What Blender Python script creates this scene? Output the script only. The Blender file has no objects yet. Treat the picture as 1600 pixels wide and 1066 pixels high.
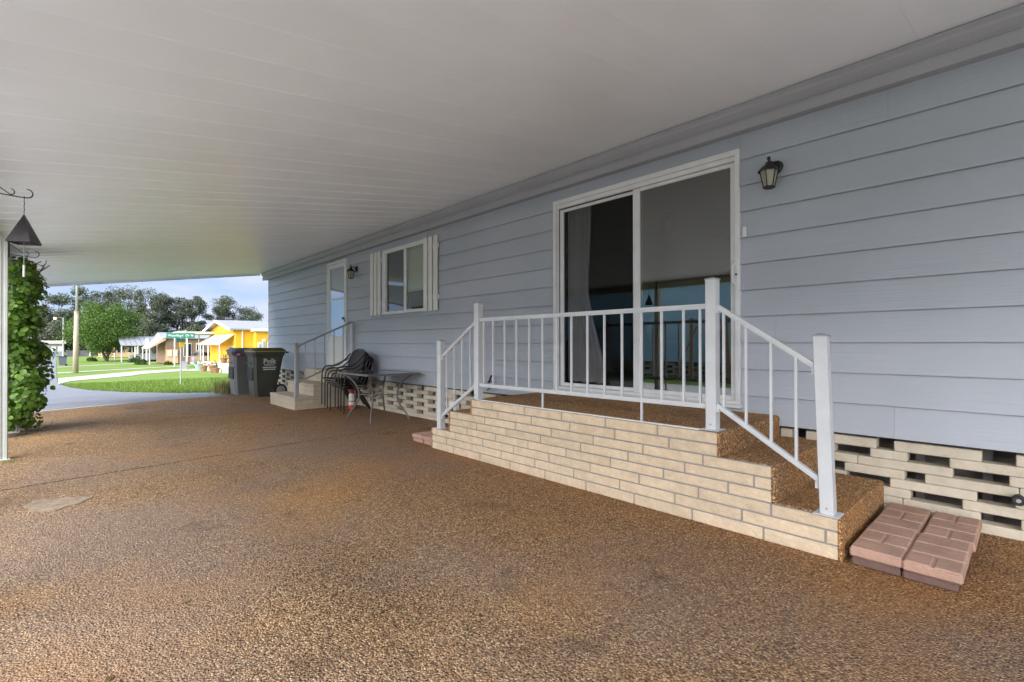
import bpy, bmesh, math, random
from math import sin, cos, pi, radians as R
from mathutils import Vector, Matrix
random.seed(7)
S = bpy.context.scene
COL = S.collection

# ------------------------------------------------------------------ camera
cd = bpy.data.cameras.new('camera'); cam = bpy.data.objects.new('camera', cd); COL.objects.link(cam)
yw, pt, rl = R(42.956), R(.268), R(-.103)
F = Vector((sin(yw)*cos(pt), cos(yw)*cos(pt), sin(pt))); Rt = Vector((cos(yw), -sin(yw), 0)); U = Rt.cross(F)
Rt, U = cos(rl)*Rt+sin(rl)*U, -sin(rl)*Rt+cos(rl)*U
M = Matrix((Rt, U, -F)).transposed().to_4x4(); M.translation = (-4, 0, 1.136); cam.matrix_world = M
cd.sensor_width = 36; cd.lens = 756.3/1600*36; cd.clip_start = .05; cd.clip_end = 3000
S.camera = cam

# ------------------------------------------------------------------ light
SUN_EL, SUN_AZ = 34, 252            # azimuth clockwise from +Y (the street direction)
sd = Vector((sin(R(SUN_AZ))*cos(R(SUN_EL)), cos(R(SUN_AZ))*cos(R(SUN_EL)), sin(R(SUN_EL))))
ld = bpy.data.lights.new('sun', 'SUN'); ld.energy = 4.4; ld.angle = R(80); ld.color = (1, .975, .94)
sun = bpy.data.objects.new('sun', ld); COL.objects.link(sun); sun.rotation_euler = sd.to_track_quat('Z', 'Y').to_euler()
sun.location = (-20, -20, 20)
W = bpy.data.worlds.new('World'); S.world = W; W.use_nodes = True
wn = W.node_tree.nodes; wl = W.node_tree.links; wn.clear()
wo = wn.new('ShaderNodeOutputWorld'); bg = wn.new('ShaderNodeBackground'); sk = wn.new('ShaderNodeTexSky')
sk.sky_type = 'NISHITA'; sk.sun_disc = False; sk.sun_elevation = R(SUN_EL); sk.sun_rotation = R(SUN_AZ)
sk.air_density = 1.0; sk.dust_density = .6; sk.ozone_density = 2.0
tc = wn.new('ShaderNodeTexCoord'); mp = wn.new('ShaderNodeMapping'); mp.inputs['Scale'].default_value = (1.3, 1.3, 4.5)
mp.inputs['Location'].default_value = (.35, .2, .1)
nz = wn.new('ShaderNodeTexNoise'); nz.inputs['Scale'].default_value = 2.2; nz.inputs['Detail'].default_value = 7; nz.inputs['Roughness'].default_value = .55
cr = wn.new('ShaderNodeValToRGB'); cr.color_ramp.elements[0].position = .40; cr.color_ramp.elements[1].position = .60
mx = wn.new('ShaderNodeMixRGB'); mx.inputs[2].default_value = (5.6, 6.1, 7.9, 1)
wl.new(tc.outputs['Generated'], mp.inputs[0]); wl.new(mp.outputs[0], nz.inputs[0]); wl.new(nz.outputs[0], cr.inputs[0])
wl.new(cr.outputs[0], mx.inputs[0]); hz = wn.new('ShaderNodeMixRGB'); hz.inputs[0].default_value = .72; hz.inputs[2].default_value = (2.9, 4.7, 7.9, 1)     # clear blue of the upper air
wl.new(sk.outputs[0], hz.inputs[1]); wl.new(hz.outputs[0], mx.inputs[1]); wl.new(mx.outputs[0], bg.inputs[0])
bg.inputs[1].default_value = .05; wl.new(bg.outputs[0], wo.inputs[0])
S.view_settings.view_transform = 'Standard'; S.view_settings.look = 'None'; S.view_settings.gamma = 1
S.view_settings.exposure = 1.46
S.render.engine = 'CYCLES'; S.cycles.max_bounces = 10; S.cycles.diffuse_bounces = 6; S.cycles.transparent_max_bounces = 12
S.cycles.glossy_bounces = 5

# ------------------------------------------------------------------ helpers
def tag(o, label=None, cat=None, group=None, kind=None):
    if label: o['label'] = label
    if cat: o['category'] = cat
    if group: o['group'] = group
    if kind: o['kind'] = kind
    return o
def empty(name, loc=(0, 0, 0), rz=0, **k):
    o = bpy.data.objects.new(name, None); COL.objects.link(o); o.location = loc; o.rotation_euler = (0, 0, rz)
    o.empty_display_size = .1
    return tag(o, **k)
def link(name, me, mat=None, parent=None, loc=None, smooth=False):
    if mat is not None and not me.materials: me.materials.append(mat)
    o = bpy.data.objects.new(name, me); COL.objects.link(o)
    if parent: o.parent = parent
    if loc is not None: o.location = loc
    if smooth: me.polygons.foreach_set('use_smooth', [True]*len(me.polygons))
    return o
class MB:
    def __init__(s): s.v = []; s.f = []
    def add(s, v, f):
        n = len(s.v); s.v += [tuple(p) for p in v]; s.f += [tuple(i+n for i in q) for q in f]; return s
    def box(s, a, b):
        x0, y0, z0 = a; x1, y1, z1 = b
        return s.add([(x0,y0,z0),(x1,y0,z0),(x1,y1,z0),(x0,y1,z0),(x0,y0,z1),(x1,y0,z1),(x1,y1,z1),(x0,y1,z1)],
              [(0,3,2,1),(4,5,6,7),(0,1,5,4),(1,2,6,5),(2,3,7,6),(3,0,4,7)])
    def bbox(s, a, b, c=.004):          # box with chamfered edges
        lo = [min(a[i], b[i]) for i in range(3)]; hi = [max(a[i], b[i]) for i in range(3)]
        c = min(c, min(hi[i]-lo[i] for i in range(3))*.45)
        v = []; idx = {}
        for i in (0, 1):
            for j in (0, 1):
                for k in (0, 1):
                    for ax in range(3):
                        p = [0, 0, 0]
                        for q, t in enumerate((i, j, k)):
                            e = hi[q] if t else lo[q]; d = -c if t else c
                            p[q] = e if q == ax else e+d
                        idx[i, j, k, ax] = len(v); v.append(tuple(p))
        f = []
        for ax in range(3):
            u_, w_ = [q for q in range(3) if q != ax]
            for t in (0, 1):
                q = []
                for m, n in ((0, 0), (1, 0), (1, 1), (0, 1)):
                    k = [0, 0, 0]; k[ax] = t; k[u_] = m; k[w_] = n; q.append(idx[k[0], k[1], k[2], ax])
                f.append(q)
            for m in (0, 1):            # edges along ax
                for n in (0, 1):
                    q = []
                    for t, a2 in ((0, u_), (1, u_), (1, w_), (0, w_)):
                        k = [0, 0, 0]; k[ax] = t; k[u_] = m; k[w_] = n; q.append(idx[k[0], k[1], k[2], a2])
                    f.append(q)
        for i in (0, 1):
            for j in (0, 1):
                for k in (0, 1): f.append([idx[i, j, k, a2] for a2 in range(3)])
        return s.add(v, f)
    def prism(s, pts, fn, a, b, cap=True):   # pts 2D profile, fn(p, t) -> 3D
        n = len(pts); v = [fn(p, a) for p in pts]+[fn(p, b) for p in pts]
        f = [(i, (i+1) % n, n+(i+1) % n, n+i) for i in range(n)]
        if cap: f += [tuple(range(n-1, -1, -1)), tuple(range(n, 2*n))]
        return s.add(v, f)
    def sheet(s, pts, fn, a, b):
        n = len(pts); v = [fn(p, a) for p in pts]+[fn(p, b) for p in pts]
        return s.add(v, [(i, i+1, n+i+1, n+i) for i in range(n-1)])
    def tube(s, pts, r, n=8, cap=True):
        pts = [Vector(p) for p in pts]; rs = r if isinstance(r, (list, tuple)) else [r]*len(pts)
        t0 = (pts[1]-pts[0]).normalized(); up = Vector((0, 0, 1)) if abs(t0.z) < .9 else Vector((1, 0, 0))
        a = t0.cross(up).normalized(); v = []
        for i, p in enumerate(pts):
            t = ((pts[min(i+1, len(pts)-1)]-pts[max(i-1, 0)])).normalized()
            a = (a-t*a.dot(t)).normalized(); b = t.cross(a)
            v += [p+(a*cos(2*pi*k/n)+b*sin(2*pi*k/n))*rs[i] for k in range(n)]
        f = []
        for i in range(len(pts)-1):
            for k in range(n): f.append((i*n+k, i*n+(k+1) % n, (i+1)*n+(k+1) % n, (i+1)*n+k))
        if cap: f += [tuple(range(n-1, -1, -1)), tuple((len(pts)-1)*n+k for k in range(n))]
        return s.add(v, f)
    def bar(s, p, q, w, h):             # rectangular bar from p to q; h is vertical-ish
        p, q = Vector(p), Vector(q); t = (q-p).normalized(); up = Vector((0, 0, 1)) if abs(t.z) < .95 else Vector((1, 0, 0))
        a = t.cross(up).normalized()*w/2; b = a.cross(t).normalized()*h/2
        v = [p-a-b, p+a-b, p+a+b, p-a+b, q-a-b, q+a-b, q+a+b, q-a+b]
        return s.add(v, [(0,1,2,3),(7,6,5,4),(0,4,5,1),(1,5,6,2),(2,6,7,3),(3,7,4,0)])
    def lathe(s, prof, c=(0, 0, 0), n=24, ax=2):
        v = []; m = len(prof)
        for r, h in prof:
            for k in range(n):
                a = 2*pi*k/n; p = [r*cos(a), r*sin(a), h]
                if ax == 0: p = [h, r*cos(a), r*sin(a)]
                if ax == 1: p = [r*cos(a), h, r*sin(a)]
                v.append((p[0]+c[0], p[1]+c[1], p[2]+c[2]))
        f = [(i*n+k, i*n+(k+1) % n, (i+1)*n+(k+1) % n, (i+1)*n+k) for i in range(m-1) for k in range(n)]
        f += [tuple(range(n-1, -1, -1)), tuple((m-1)*n+k for k in range(n))]
        return s.add(v, f)
    def mesh(s, name='m'):
        me = bpy.data.meshes.new(name); me.from_pydata(s.v, [], s.f); me.update()
        bm = bmesh.new(); bm.from_mesh(me); bmesh.ops.recalc_face_normals(bm, faces=bm.faces); bm.to_mesh(me); bm.free()
        return me
    def raw(s, name='m'):
        me = bpy.data.meshes.new(name); me.from_pydata(s.v, [], s.f); me.update(); return me
    def build(s, name, mat, parent=None, loc=None, smooth=False, **k):
        return tag(link(name, s.mesh(name), mat, parent, loc, smooth), **k)
def arc(c, r, a0, a1, n, ax='xz', y=0):
    out = []
    for i in range(n+1):
        a = a0+(a1-a0)*i/n
        out.append((c[0]+r*cos(a), y, c[1]+r*sin(a)))
    return out

# ------------------------------------------------------------------ materials
def nodes(m): return m.node_tree.nodes, m.node_tree.links
def mat(name, col, rough=.6, var=.12, vscale=3, bump=0, bscale=60, metal=0, spec=.5, stretch=None, var2=None, coat=0):
    """plain paint / stone: base colour with a soft real-world mottling, fine bump and uneven roughness"""
    m = bpy.data.materials.new(name); m.use_nodes = True; n, l = nodes(m); b = n['Principled BSDF']
    tc = n.new('ShaderNodeTexCoord'); src = tc.outputs['Object']
    if stretch:
        mp = n.new('ShaderNodeMapping'); mp.inputs['Scale'].default_value = stretch; l.new(src, mp.inputs[0]); src2 = mp.outputs[0]
    else: src2 = src
    nz = n.new('ShaderNodeTexNoise'); nz.inputs['Scale'].default_value = vscale; nz.inputs['Detail'].default_value = 6; nz.inputs['Roughness'].default_value = .6
    l.new(src, nz.inputs['Vector'])
    mxn = n.new('ShaderNodeMixRGB'); c2 = var2 or tuple(c*(1-var) for c in col); c1 = tuple(min(1, c*(1+var*.6)) for c in col)
    mxn.inputs[1].default_value = (*c2, 1); mxn.inputs[2].default_value = (*c1, 1)
    rr = n.new('ShaderNodeMapRange'); rr.inputs[1].default_value = .3; rr.inputs[2].default_value = .7; l.new(nz.outputs[0], rr.inputs[0])
    l.new(rr.outputs[0], mxn.inputs[0]); l.new(mxn.outputs[0], b.inputs['Base Color'])
    b.inputs['Metallic'].default_value = metal; b.inputs['Specular IOR Level'].default_value = spec
    r2 = n.new('ShaderNodeMapRange'); r2.inputs[3].default_value = max(0, rough-.08); r2.inputs[4].default_value = min(1, rough+.1)
    l.new(nz.outputs[0], r2.inputs[0]); l.new(r2.outputs[0], b.inputs['Roughness'])
    if coat: b.inputs['Coat Weight'].default_value = coat
    if bump:
        bz = n.new('ShaderNodeTexNoise'); bz.inputs['Scale'].default_value = bscale; bz.inputs['Detail'].default_value = 5
        l.new(src2, bz.inputs['Vector']); bp = n.new('ShaderNodeBump'); bp.inputs['Strength'].default_value = bump; bp.inputs['Distance'].default_value = .01
        l.new(bz.outputs[0], bp.inputs['Height']); l.new(bp.outputs[0], b.inputs['Normal'])
    return m
def rand_tint(m, amt=.1):
    """each object gets its own slight shade"""
    n, l = nodes(m); b = n['Principled BSDF']; src = b.inputs['Base Color'].links[0].from_socket
    oi = n.new('ShaderNodeObjectInfo'); hs = n.new('ShaderNodeHueSaturation'); mr = n.new('ShaderNodeMapRange')
    mr.inputs[3].default_value = 1-amt; mr.inputs[4].default_value = 1+amt
    l.new(oi.outputs['Random'], mr.inputs[0]); l.new(mr.outputs[0], hs.inputs['Value']); l.new(src, hs.inputs['Color']); l.new(hs.outputs[0], b.inputs['Base Color'])
    return m
def aggregate(name, stain=True):
    m = bpy.data.materials.new(name); m.use_nodes = True; n, l = nodes(m); b = n['Principled BSDF']
    g = n.new('ShaderNodeNewGeometry'); pos = g.outputs['Position']
    wz = n.new('ShaderNodeTexNoise'); wz.inputs['Scale'].default_value = 60; wz.inputs['Detail'].default_value = 2; l.new(pos, wz.inputs['Vector'])
    wa = n.new('ShaderNodeVectorMath'); wa.operation = 'MULTIPLY_ADD'; wa.inputs[1].default_value = (.004, .004, .004)
    l.new(wz.outputs['Color'], wa.inputs[0]); l.new(pos, wa.inputs[2])
    vo = n.new('ShaderNodeTexVoronoi'); vo.inputs['Scale'].default_value = 122; l.new(wa.outputs[0], vo.inputs['Vector'])
    sp = n.new('ShaderNodeSeparateColor'); l.new(vo.outputs['Color'], sp.inputs[0])
    cr = n.new('ShaderNodeValToRGB'); e = cr.color_ramp.elements
    e[0].position = 0; e[0].color = (.17, .085, .038, 1); e[1].position = 1; e[1].color = (.72, .54, .33, 1)
    for p, c in ((.25, (.29, .165, .083, 1)), (.5, (.37, .235, .125, 1)), (.72, (.43, .255, .125, 1)), (.88, (.53, .37, .21, 1))):
        q = e.new(p); q.color = c
    l.new(sp.outputs[0], cr.inputs[0])
    # darker cement between the pebbles
    dm = n.new('ShaderNodeMapRange'); dm.inputs[1].default_value = .45; dm.inputs[2].default_value = .8; l.new(vo.outputs['Distance'], dm.inputs[0])
    mm = n.new('ShaderNodeMixRGB'); mm.inputs[2].default_value = (.085, .06, .042, 1); l.new(dm.outputs[0], mm.inputs[0]); l.new(cr.outputs[0], mm.inputs[1])
    out = mm.outputs[0]
    # open pits where pebbles have dropped out
    v2 = n.new('ShaderNodeTexVoronoi'); v2.inputs['Scale'].default_value = 75; l.new(wa.outputs[0], v2.inputs['Vector'])
    s2 = n.new('ShaderNodeSeparateColor'); l.new(v2.outputs['Color'], s2.inputs[0])
    g1 = n.new('ShaderNodeMath'); g1.operation = 'GREATER_THAN'; g1.inputs[1].default_value = .70; l.new(s2.outputs[1], g1.inputs[0])
    d2 = n.new('ShaderNodeMapRange'); d2.inputs[1].default_value = .5; d2.inputs[2].default_value = .25; l.new(v2.outputs['Distance'], d2.inputs[0])
    pit = n.new('ShaderNodeMath'); pit.operation = 'MULTIPLY'; l.new(g1.outputs[0], pit.inputs[0]); l.new(d2.outputs[0], pit.inputs[1])
    m5 = n.new('ShaderNodeMath'); m5.operation = 'MULTIPLY'; m5.inputs[1].default_value = .85; l.new(pit.outputs[0], m5.inputs[0])
    mp_ = n.new('ShaderNodeMixRGB'); mp_.inputs[2].default_value = (.055, .034, .02, 1); l.new(m5.outputs[0], mp_.inputs[0]); l.new(out, mp_.inputs[1]); out = mp_.outputs[0]
    # weathering: rusty and greyed areas, dark specks
    for sc, det, lo, hi, col, fac, seed in ((.55, 4, .47, .62, (.21, .175, .165), .42, 3), (.9, 5, .5, .68, (.46, .22, .06), .30, 9), (3.3, 8, .60, .74, (.05, .035, .025), .45, 5)):
        z = n.new('ShaderNodeTexNoise'); z.noise_dimensions = '4D'; z.inputs['W'].default_value = seed; z.inputs['Scale'].default_value = sc; z.inputs['Detail'].default_value = det; l.new(pos, z.inputs['Vector'])
        r = n.new('ShaderNodeMapRange'); r.inputs[1].default_value = lo; r.inputs[2].default_value = hi; r.inputs[4].default_value = fac; l.new(z.outputs[0], r.inputs[0])
        x = n.new('ShaderNodeMixRGB'); x.inputs[2].default_value = (*col, 1); l.new(r.outputs[0], x.inputs[0]); l.new(out, x.inputs[1]); out = x.outputs[0]
    # two darker wheel lanes along the drive, broken up by noise
    sx0 = n.new('ShaderNodeSeparateXYZ'); l.new(pos, sx0.inputs[0]); lanes = None
    for xc, wd in ((-2.95, .42),):
        a_ = n.new('ShaderNodeMath'); a_.operation = 'ADD'; a_.inputs[1].default_value = -xc; l.new(sx0.outputs[0], a_.inputs[0])
        ab = n.new('ShaderNodeMath'); ab.operation = 'ABSOLUTE'; l.new(a_.outputs[0], ab.inputs[0])
        mr_ = n.new('ShaderNodeMapRange'); mr_.interpolation_type = 'SMOOTHSTEP'; mr_.inputs[1].default_value = 0; mr_.inputs[2].default_value = wd; mr_.inputs[3].default_value = 1; mr_.inputs[4].default_value = 0; l.new(ab.outputs[0], mr_.inputs[0])
        if lanes is None: lanes = mr_.outputs[0]
        else:
            m_ = n.new('ShaderNodeMath'); m_.operation = 'MAXIMUM'; l.new(lanes, m_.inputs[0]); l.new(mr_.outputs[0], m_.inputs[1]); lanes = m_.outputs[0]
    lz = n.new('ShaderNodeTexNoise'); lz.inputs['Scale'].default_value = .8; lz.inputs['Detail'].default_value = 5; l.new(pos, lz.inputs['Vector'])
    lr = n.new('ShaderNodeMapRange'); lr.inputs[1].default_value = .38; lr.inputs[2].default_value = .65; lr.inputs[4].default_value = .62; l.new(lz.outputs[0], lr.inputs[0])
    lm = n.new('ShaderNodeMath'); lm.operation = 'MULTIPLY'; l.new(lanes, lm.inputs[0]); l.new(lr.outputs[0], lm.inputs[1])
    x = n.new('ShaderNodeMixRGB'); x.blend_type = 'MULTIPLY'; x.inputs[2].default_value = (.62, .62, .66, 1); l.new(lm.outputs[0], x.inputs[0]); l.new(out, x.inputs[1]); out = x.outputs[0]
    if stain:   # iron-stained zone along the house where the hose water runs
        sx = n.new('ShaderNodeSeparateXYZ'); l.new(pos, sx.inputs[0])
        r = n.new('ShaderNodeMapRange'); r.inputs[1].default_value = -2.7; r.inputs[2].default_value = -1.0; r.inputs[4].default_value = .34; l.new(sx.outputs[0], r.inputs[0])
        x = n.new('ShaderNodeMixRGB'); x.blend_type = 'MULTIPLY'; x.inputs[2].default_value = (1.0, .66, .36, 1); l.new(r.outputs[0], x.inputs[0]); l.new(out, x.inputs[1]); out = x.outputs[0]
    l.new(out, b.inputs['Base Color']); b.inputs['Roughness'].default_value = .8; b.inputs['Specular IOR Level'].default_value = .2
    if not stain: 
        x = n.new('ShaderNodeMixRGB'); x.blend_type = 'MULTIPLY'; x.inputs[0].default_value = 1; x.inputs[2].default_value = (1.36, 1.22, 1.04, 1); l.new(out, x.inputs[1]); l.new(x.outputs[0], b.inputs['Base Color'])
    hh = n.new('ShaderNodeMapRange'); hh.inputs[1].default_value = 0; hh.inputs[2].default_value = .75; hh.inputs[3].default_value = 1; hh.inputs[4].default_value = 0
    l.new(vo.outputs['Distance'], hh.inputs[0])
    z2 = n.new('ShaderNodeTexNoise'); z2.inputs['Scale'].default_value = 28; z2.inputs['Detail'].default_value = 3; l.new(pos, z2.inputs['Vector'])
    ad = n.new('ShaderNodeMath'); ad.operation = 'ADD'; z3 = n.new('ShaderNodeMath'); z3.operation = 'MULTIPLY'; z3.inputs[1].default_value = .5; l.new(z2.outputs[0], z3.inputs[0]); l.new(hh.outputs[0], ad.inputs[0]); l.new(z3.outputs[0], ad.inputs[1])
    bp = n.new('ShaderNodeBump'); bp.inputs['Strength'].default_value = 1.0; bp.inputs['Distance'].default_value = .006
    sb_ = n.new('ShaderNodeMath'); sb_.operation = 'SUBTRACT'; l.new(ad.outputs[0], sb_.inputs[0]); l.new(pit.outputs[0], sb_.inputs[1]); l.new(sb_.outputs[0], bp.inputs['Height']); l.new(bp.outputs[0], b.inputs['Normal'])
    return m
def glass(name, refl, tint, rough=.0):
    m = bpy.data.materials.new(name); m.use_nodes = True; n, l = nodes(m); n.clear()
    o = n.new('ShaderNodeOutputMaterial'); t = n.new('ShaderNodeBsdfTransparent'); t.inputs[0].default_value = (*tint, 1)
    g = n.new('ShaderNodeBsdfGlossy'); g.inputs['Roughness'].default_value = rough; g.inputs['Color'].default_value = (.93, .97, 1, 1)
    fr = n.new('ShaderNodeFresnel'); gg = n.new('ShaderNodeNewGeometry'); ir = n.new('ShaderNodeMapRange')
    ir.inputs[3].default_value = 1.5; ir.inputs[4].default_value = 1/1.5; l.new(gg.outputs['Backfacing'], ir.inputs[0]); l.new(ir.outputs[0], fr.inputs[0])    # same sheet of glass from either side
    r = n.new('ShaderNodeMapRange'); r.inputs[1].default_value = .04; r.inputs[2].default_value = 1; r.inputs[3].default_value = refl; r.inputs[4].default_value = 1
    x = n.new('ShaderNodeMixShader'); l.new(fr.outputs[0], r.inputs[0]); l.new(r.outputs[0], x.inputs[0]); l.new(t.outputs[0], x.inputs[1]); l.new(g.outputs[0], x.inputs[2]); l.new(x.outputs[0], o.inputs[0])
    return m
def leafmat(name, c0, c1, trans=.3, rough=.45):
    m = mat(name, c1, rough, .1, 8); n, l = nodes(m); b = n['Principled BSDF']
    gi = n.new('ShaderNodeObjectInfo'); g = n.new('ShaderNodeNewGeometry'); a = n.new('ShaderNodeMath'); a.operation = 'ADD'
    l.new(gi.outputs['Random'], a.inputs[0]); l.new(g.outputs['Random Per Island'], a.inputs[1])
    f = n.new('ShaderNodeMath'); f.operation = 'FRACT'; l.new(a.outputs[0], f.inputs[0])
    x = n.new('ShaderNodeMixRGB'); x.inputs[1].default_value = (*c0, 1); x.inputs[2].default_value = (*c1, 1); l.new(f.outputs[0], x.inputs[0])
    l.new(x.outputs[0], b.inputs['Base Color'])
    tr = n.new('ShaderNodeBsdfTranslucent'); l.new(x.outputs[0], tr.inputs[0]); ms = n.new('ShaderNodeMixShader'); ms.inputs[0].default_value = trans
    l.new(b.outputs[0], ms.inputs[1]); l.new(tr.outputs[0], ms.inputs[2]); l.new(ms.outputs[0], n['Material Output'].inputs[0])
    return m

M_ = {}
M_['siding'] = rand_tint(mat('blue_grey_siding_paint', (.42, .445, .515), .42, .05, .7, .22, 46, stretch=(1, .04, 1.6), var2=(.37, .41, .465)), .035)
M_['white'] = mat('white_metal_paint', (.74, .74, .73), .42, .06, 5, .03, 90)
M_['postpaint'] = mat('aged_post_paint', (.50, .52, .48), .5, .12, 6, .05, 60)
M_['frame'] = mat('white_aluminium_frame', (.72, .73, .75), .45, .08, 7, .03, 60)
M_['rail'] = mat('white_rail_paint', (.57, .59, .62), .45, .08, 9, .06, 70)
M_['railgrey'] = mat('grey_rail_paint', (.34, .36, .39), .45, .08, 9, .06, 70)
M_['roof'] = rand_tint(mat('white_roof_pan_enamel', (.83, .865, .905), .32, .05, 1.1, .05, 5, stretch=(.3, 4, 1)), .010)
M_['gutter'] = mat('painted_gutter', (.32, .325, .36), .5, .06, 2, .05, 40)
M_['beam'] = mat('weathered_beam', (.42, .46, .38), .5, .15, 3)
M_['agg'] = aggregate('exposed_aggregate'); M_['agg2'] = aggregate('exposed_aggregate_step', False)
M_['brick'] = rand_tint(mat('cream_brick', (.63, .50, .36), .85, .16, 14, .9, 60), .06)
M_['mortar'] = mat('grey_mortar', (.30, .29, .28), .9, .12, 12, .4, 120)
M_['block'] = rand_tint(mat('tan_slump_block', (.56, .50, .405), .88, .12, 7, .5, 55), .05)
M_['farstep'] = rand_tint(mat('beige_step_block', (.50, .43, .33), .85, .14, 7, .4, 50), .05)
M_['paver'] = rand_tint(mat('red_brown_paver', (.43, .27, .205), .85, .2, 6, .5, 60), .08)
M_['paverdark'] = mat('dark_paver', (.15, .09, .075), .75, .2, 8, .4, 60)  # darker tone for the lower paver layer
M_['asphalt'] = mat('pale_asphalt', (.20, .21, .24), .8, .16, .8, .3, 60)
M_['concrete'] = mat('pale_concrete', (.43, .41, .37), .85, .14, .9, .3, 50)
M_['grass'] = mat('lawn_grass', (.165, .255, .028), .85, .0, .45, .9, 30, var2=(.11, .19, .022))
M_['dirt'] = mat('crawlspace_soil', (.27, .235, .22), .95, .3, 6, .5, 30)
M_['dark'] = mat('lap_shade_backing', (.02, .02, .02), .8)
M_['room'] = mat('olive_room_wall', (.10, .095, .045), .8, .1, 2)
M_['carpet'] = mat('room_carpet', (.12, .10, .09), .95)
M_['black'] = mat('black_cast_metal', (.012, .012, .013), .4, .2, 20, .1, 60)
M_['blackplastic'] = mat('black_rubber', (.02, .02, .022), .55, .2, 12)
M_['lampglass'] = mat('frosted_lamp_glass', (.34, .33, .26), .3, .08, 30)
M_['bin1'] = mat('dark_olive_cart_plastic', (.065, .07, .058), .48, .25, 3, .12, 90)
M_['bin2'] = mat('grey_cart_plastic', (.15, .152, .155), .5, .15, 3, .12, 90)
M_['binlid'] = mat('yellow_lid_plastic', (.42, .31, .03), .45, .12, 6)
M_['whiteprint'] = mat('white_print', (.75, .75, .73), .6, .05, 20)
M_['redprint'] = mat('red_print', (.55, .05, .04), .5, .08, 20)
M_['blueprint'] = mat('blue_print', (.06, .10, .32), .5, .08, 20)
M_['chair'] = mat('brown_black_powder_coat', (.035, .03, .03), .4, .2, 12)
M_['sling'] = mat('dark_sling_mesh', (.055, .05, .062), .7, .2, 20, .3, 300)
M_['seat'] = mat('black_seat', (.008, .008, .009), .7)
M_['table'] = mat('grey_brown_table_metal', (.15, .145, .14), .42, .2, 8)
M_['tabletop'] = glass('smoked_table_glass', .22, (.12, .12, .13), .15)
M_['curtain'] = mat('grey_curtain_fabric', (.68, .68, .70), .9, .08, 4)
M_['blind'] = mat('beige_blind', (.74, .74, .64), .7, .06, 5)
M_['glassR'] = glass('sliding_door_glass', .145, (.6, .6, .52)); M_['glassL'] = glass('screened_glass', .015, (.66, .66, .66), .03)
M_['glassW'] = glass('window_glass', .08, (.85, .88, .84)); M_['glassF'] = glass('storm_door_glass', .26, (.8, .8, .8)); M_['glassD'] = glass('dark_window_glass', .12, (.5, .5, .5))
M_['bluehouse'] = rand_tint(mat('sky_blue_siding', (.52, .78, .92), .5, .06, 2), .03)
M_['wood'] = rand_tint(mat('raw_pine_plank', (.50, .28, .12), .7, .2, 3, .2, 30, stretch=(1, 1, .1)), .15)
M_['bark'] = mat('grey_brown_bark', (.14, .115, .09), .9, .25, 6, .8, 18)
M_['polewood'] = mat('tan_concrete_pole', (.46, .37, .29), .85, .12, 3, .2, 20)
M_['polegrey'] = mat('grey_pole', (.40, .41, .42), .6, .1, 4)
M_['vine'] = leafmat('vine_leaf', (.06, .14, .015), (.20, .35, .05), .42, .4)
M_['tree1'] = leafmat('maple_leaf', (.035, .085, .012), (.14, .24, .03), .3, .6)
M_['oak'] = leafmat('oak_leaf', (.055, .072, .048), (.15, .175, .115), .2, .6)
M_['bush'] = leafmat('shrub_leaf', (.03, .07, .015), (.10, .17, .03), .3)
M_['dry'] = leafmat('dry_grass', (.20, .15, .07), (.30, .30, .10), .3)
M_['blade'] = leafmat('grass_blade', (.10, .18, .015), (.21, .31, .035), .3)
M_['yellow'] = mat('yellow_stucco', (.76, .40, .025), .8, .06, 2, .1, 40)
M_['peach'] = mat('peach_stucco', (.68, .45, .27), .8, .06, 2, .1, 40)
M_['peachroof'] = mat('peach_awning', (.62, .44, .31), .6, .05, 2)
M_['cream'] = mat('cream_awning', (.60, .55, .45), .6, .06, 2)
M_['greywall'] = mat('grey_house_wall', (.33, .35, .38), .8, .08, 2)
M_['metalroof'] = mat('grey_metal_roof', (.31, .32, .345), .45, .12, 3)
M_['redbrick'] = mat('brown_brick', (.26, .17, .12), .85, .25, 9, .3, 30)
M_['purple'] = mat('slate_fence_paint', (.13, .13, .19), .8, .1, 2)
M_['carpaint'] = mat('silver_car_paint', (.45, .47, .52), .25, .04, 2, metal=.5, coat=.6)
M_['carwhite'] = mat('white_car_paint', (.40, .41, .44), .3, .04, 2, coat=.5)
M_['carglass'] = mat('dark_car_glass', (.015, .017, .02), .08, .1, 3)
M_['tyre'] = mat('tyre_rubber', (.015, .015, .015), .8)
M_['signgreen'] = mat('street_sign_green', (.01, .20, .13), .4, .06, 8)
M_['signyellow'] = mat('yellow_sign_tab', (.72, .45, .03), .5, .06, 8)
M_['terracotta'] = mat('terracotta', (.28, .13, .08), .8, .12, 8)
M_['pyramid'] = mat('dark_bronze_sheet', (.05, .047, .053), .38, .25, 9, metal=.3)
M_['teal'] = mat('teal_pot', (.25, .42, .38), .7)
em = bpy.data.materials.new('lit_lamp'); em.use_nodes = True; em.node_tree.nodes['Principled BSDF'].inputs['Emission Color'].default_value = (1, .42, .14, 1)
em.node_tree.nodes['Principled BSDF'].inputs['Emission Strength'].default_value = 12; M_['lit'] = em

def gz(y):      # the ground falls gently beyond the carport
    return 0 if y < 12 else (-.9 if y > 40 else -.9*(y-12)/28)

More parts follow.
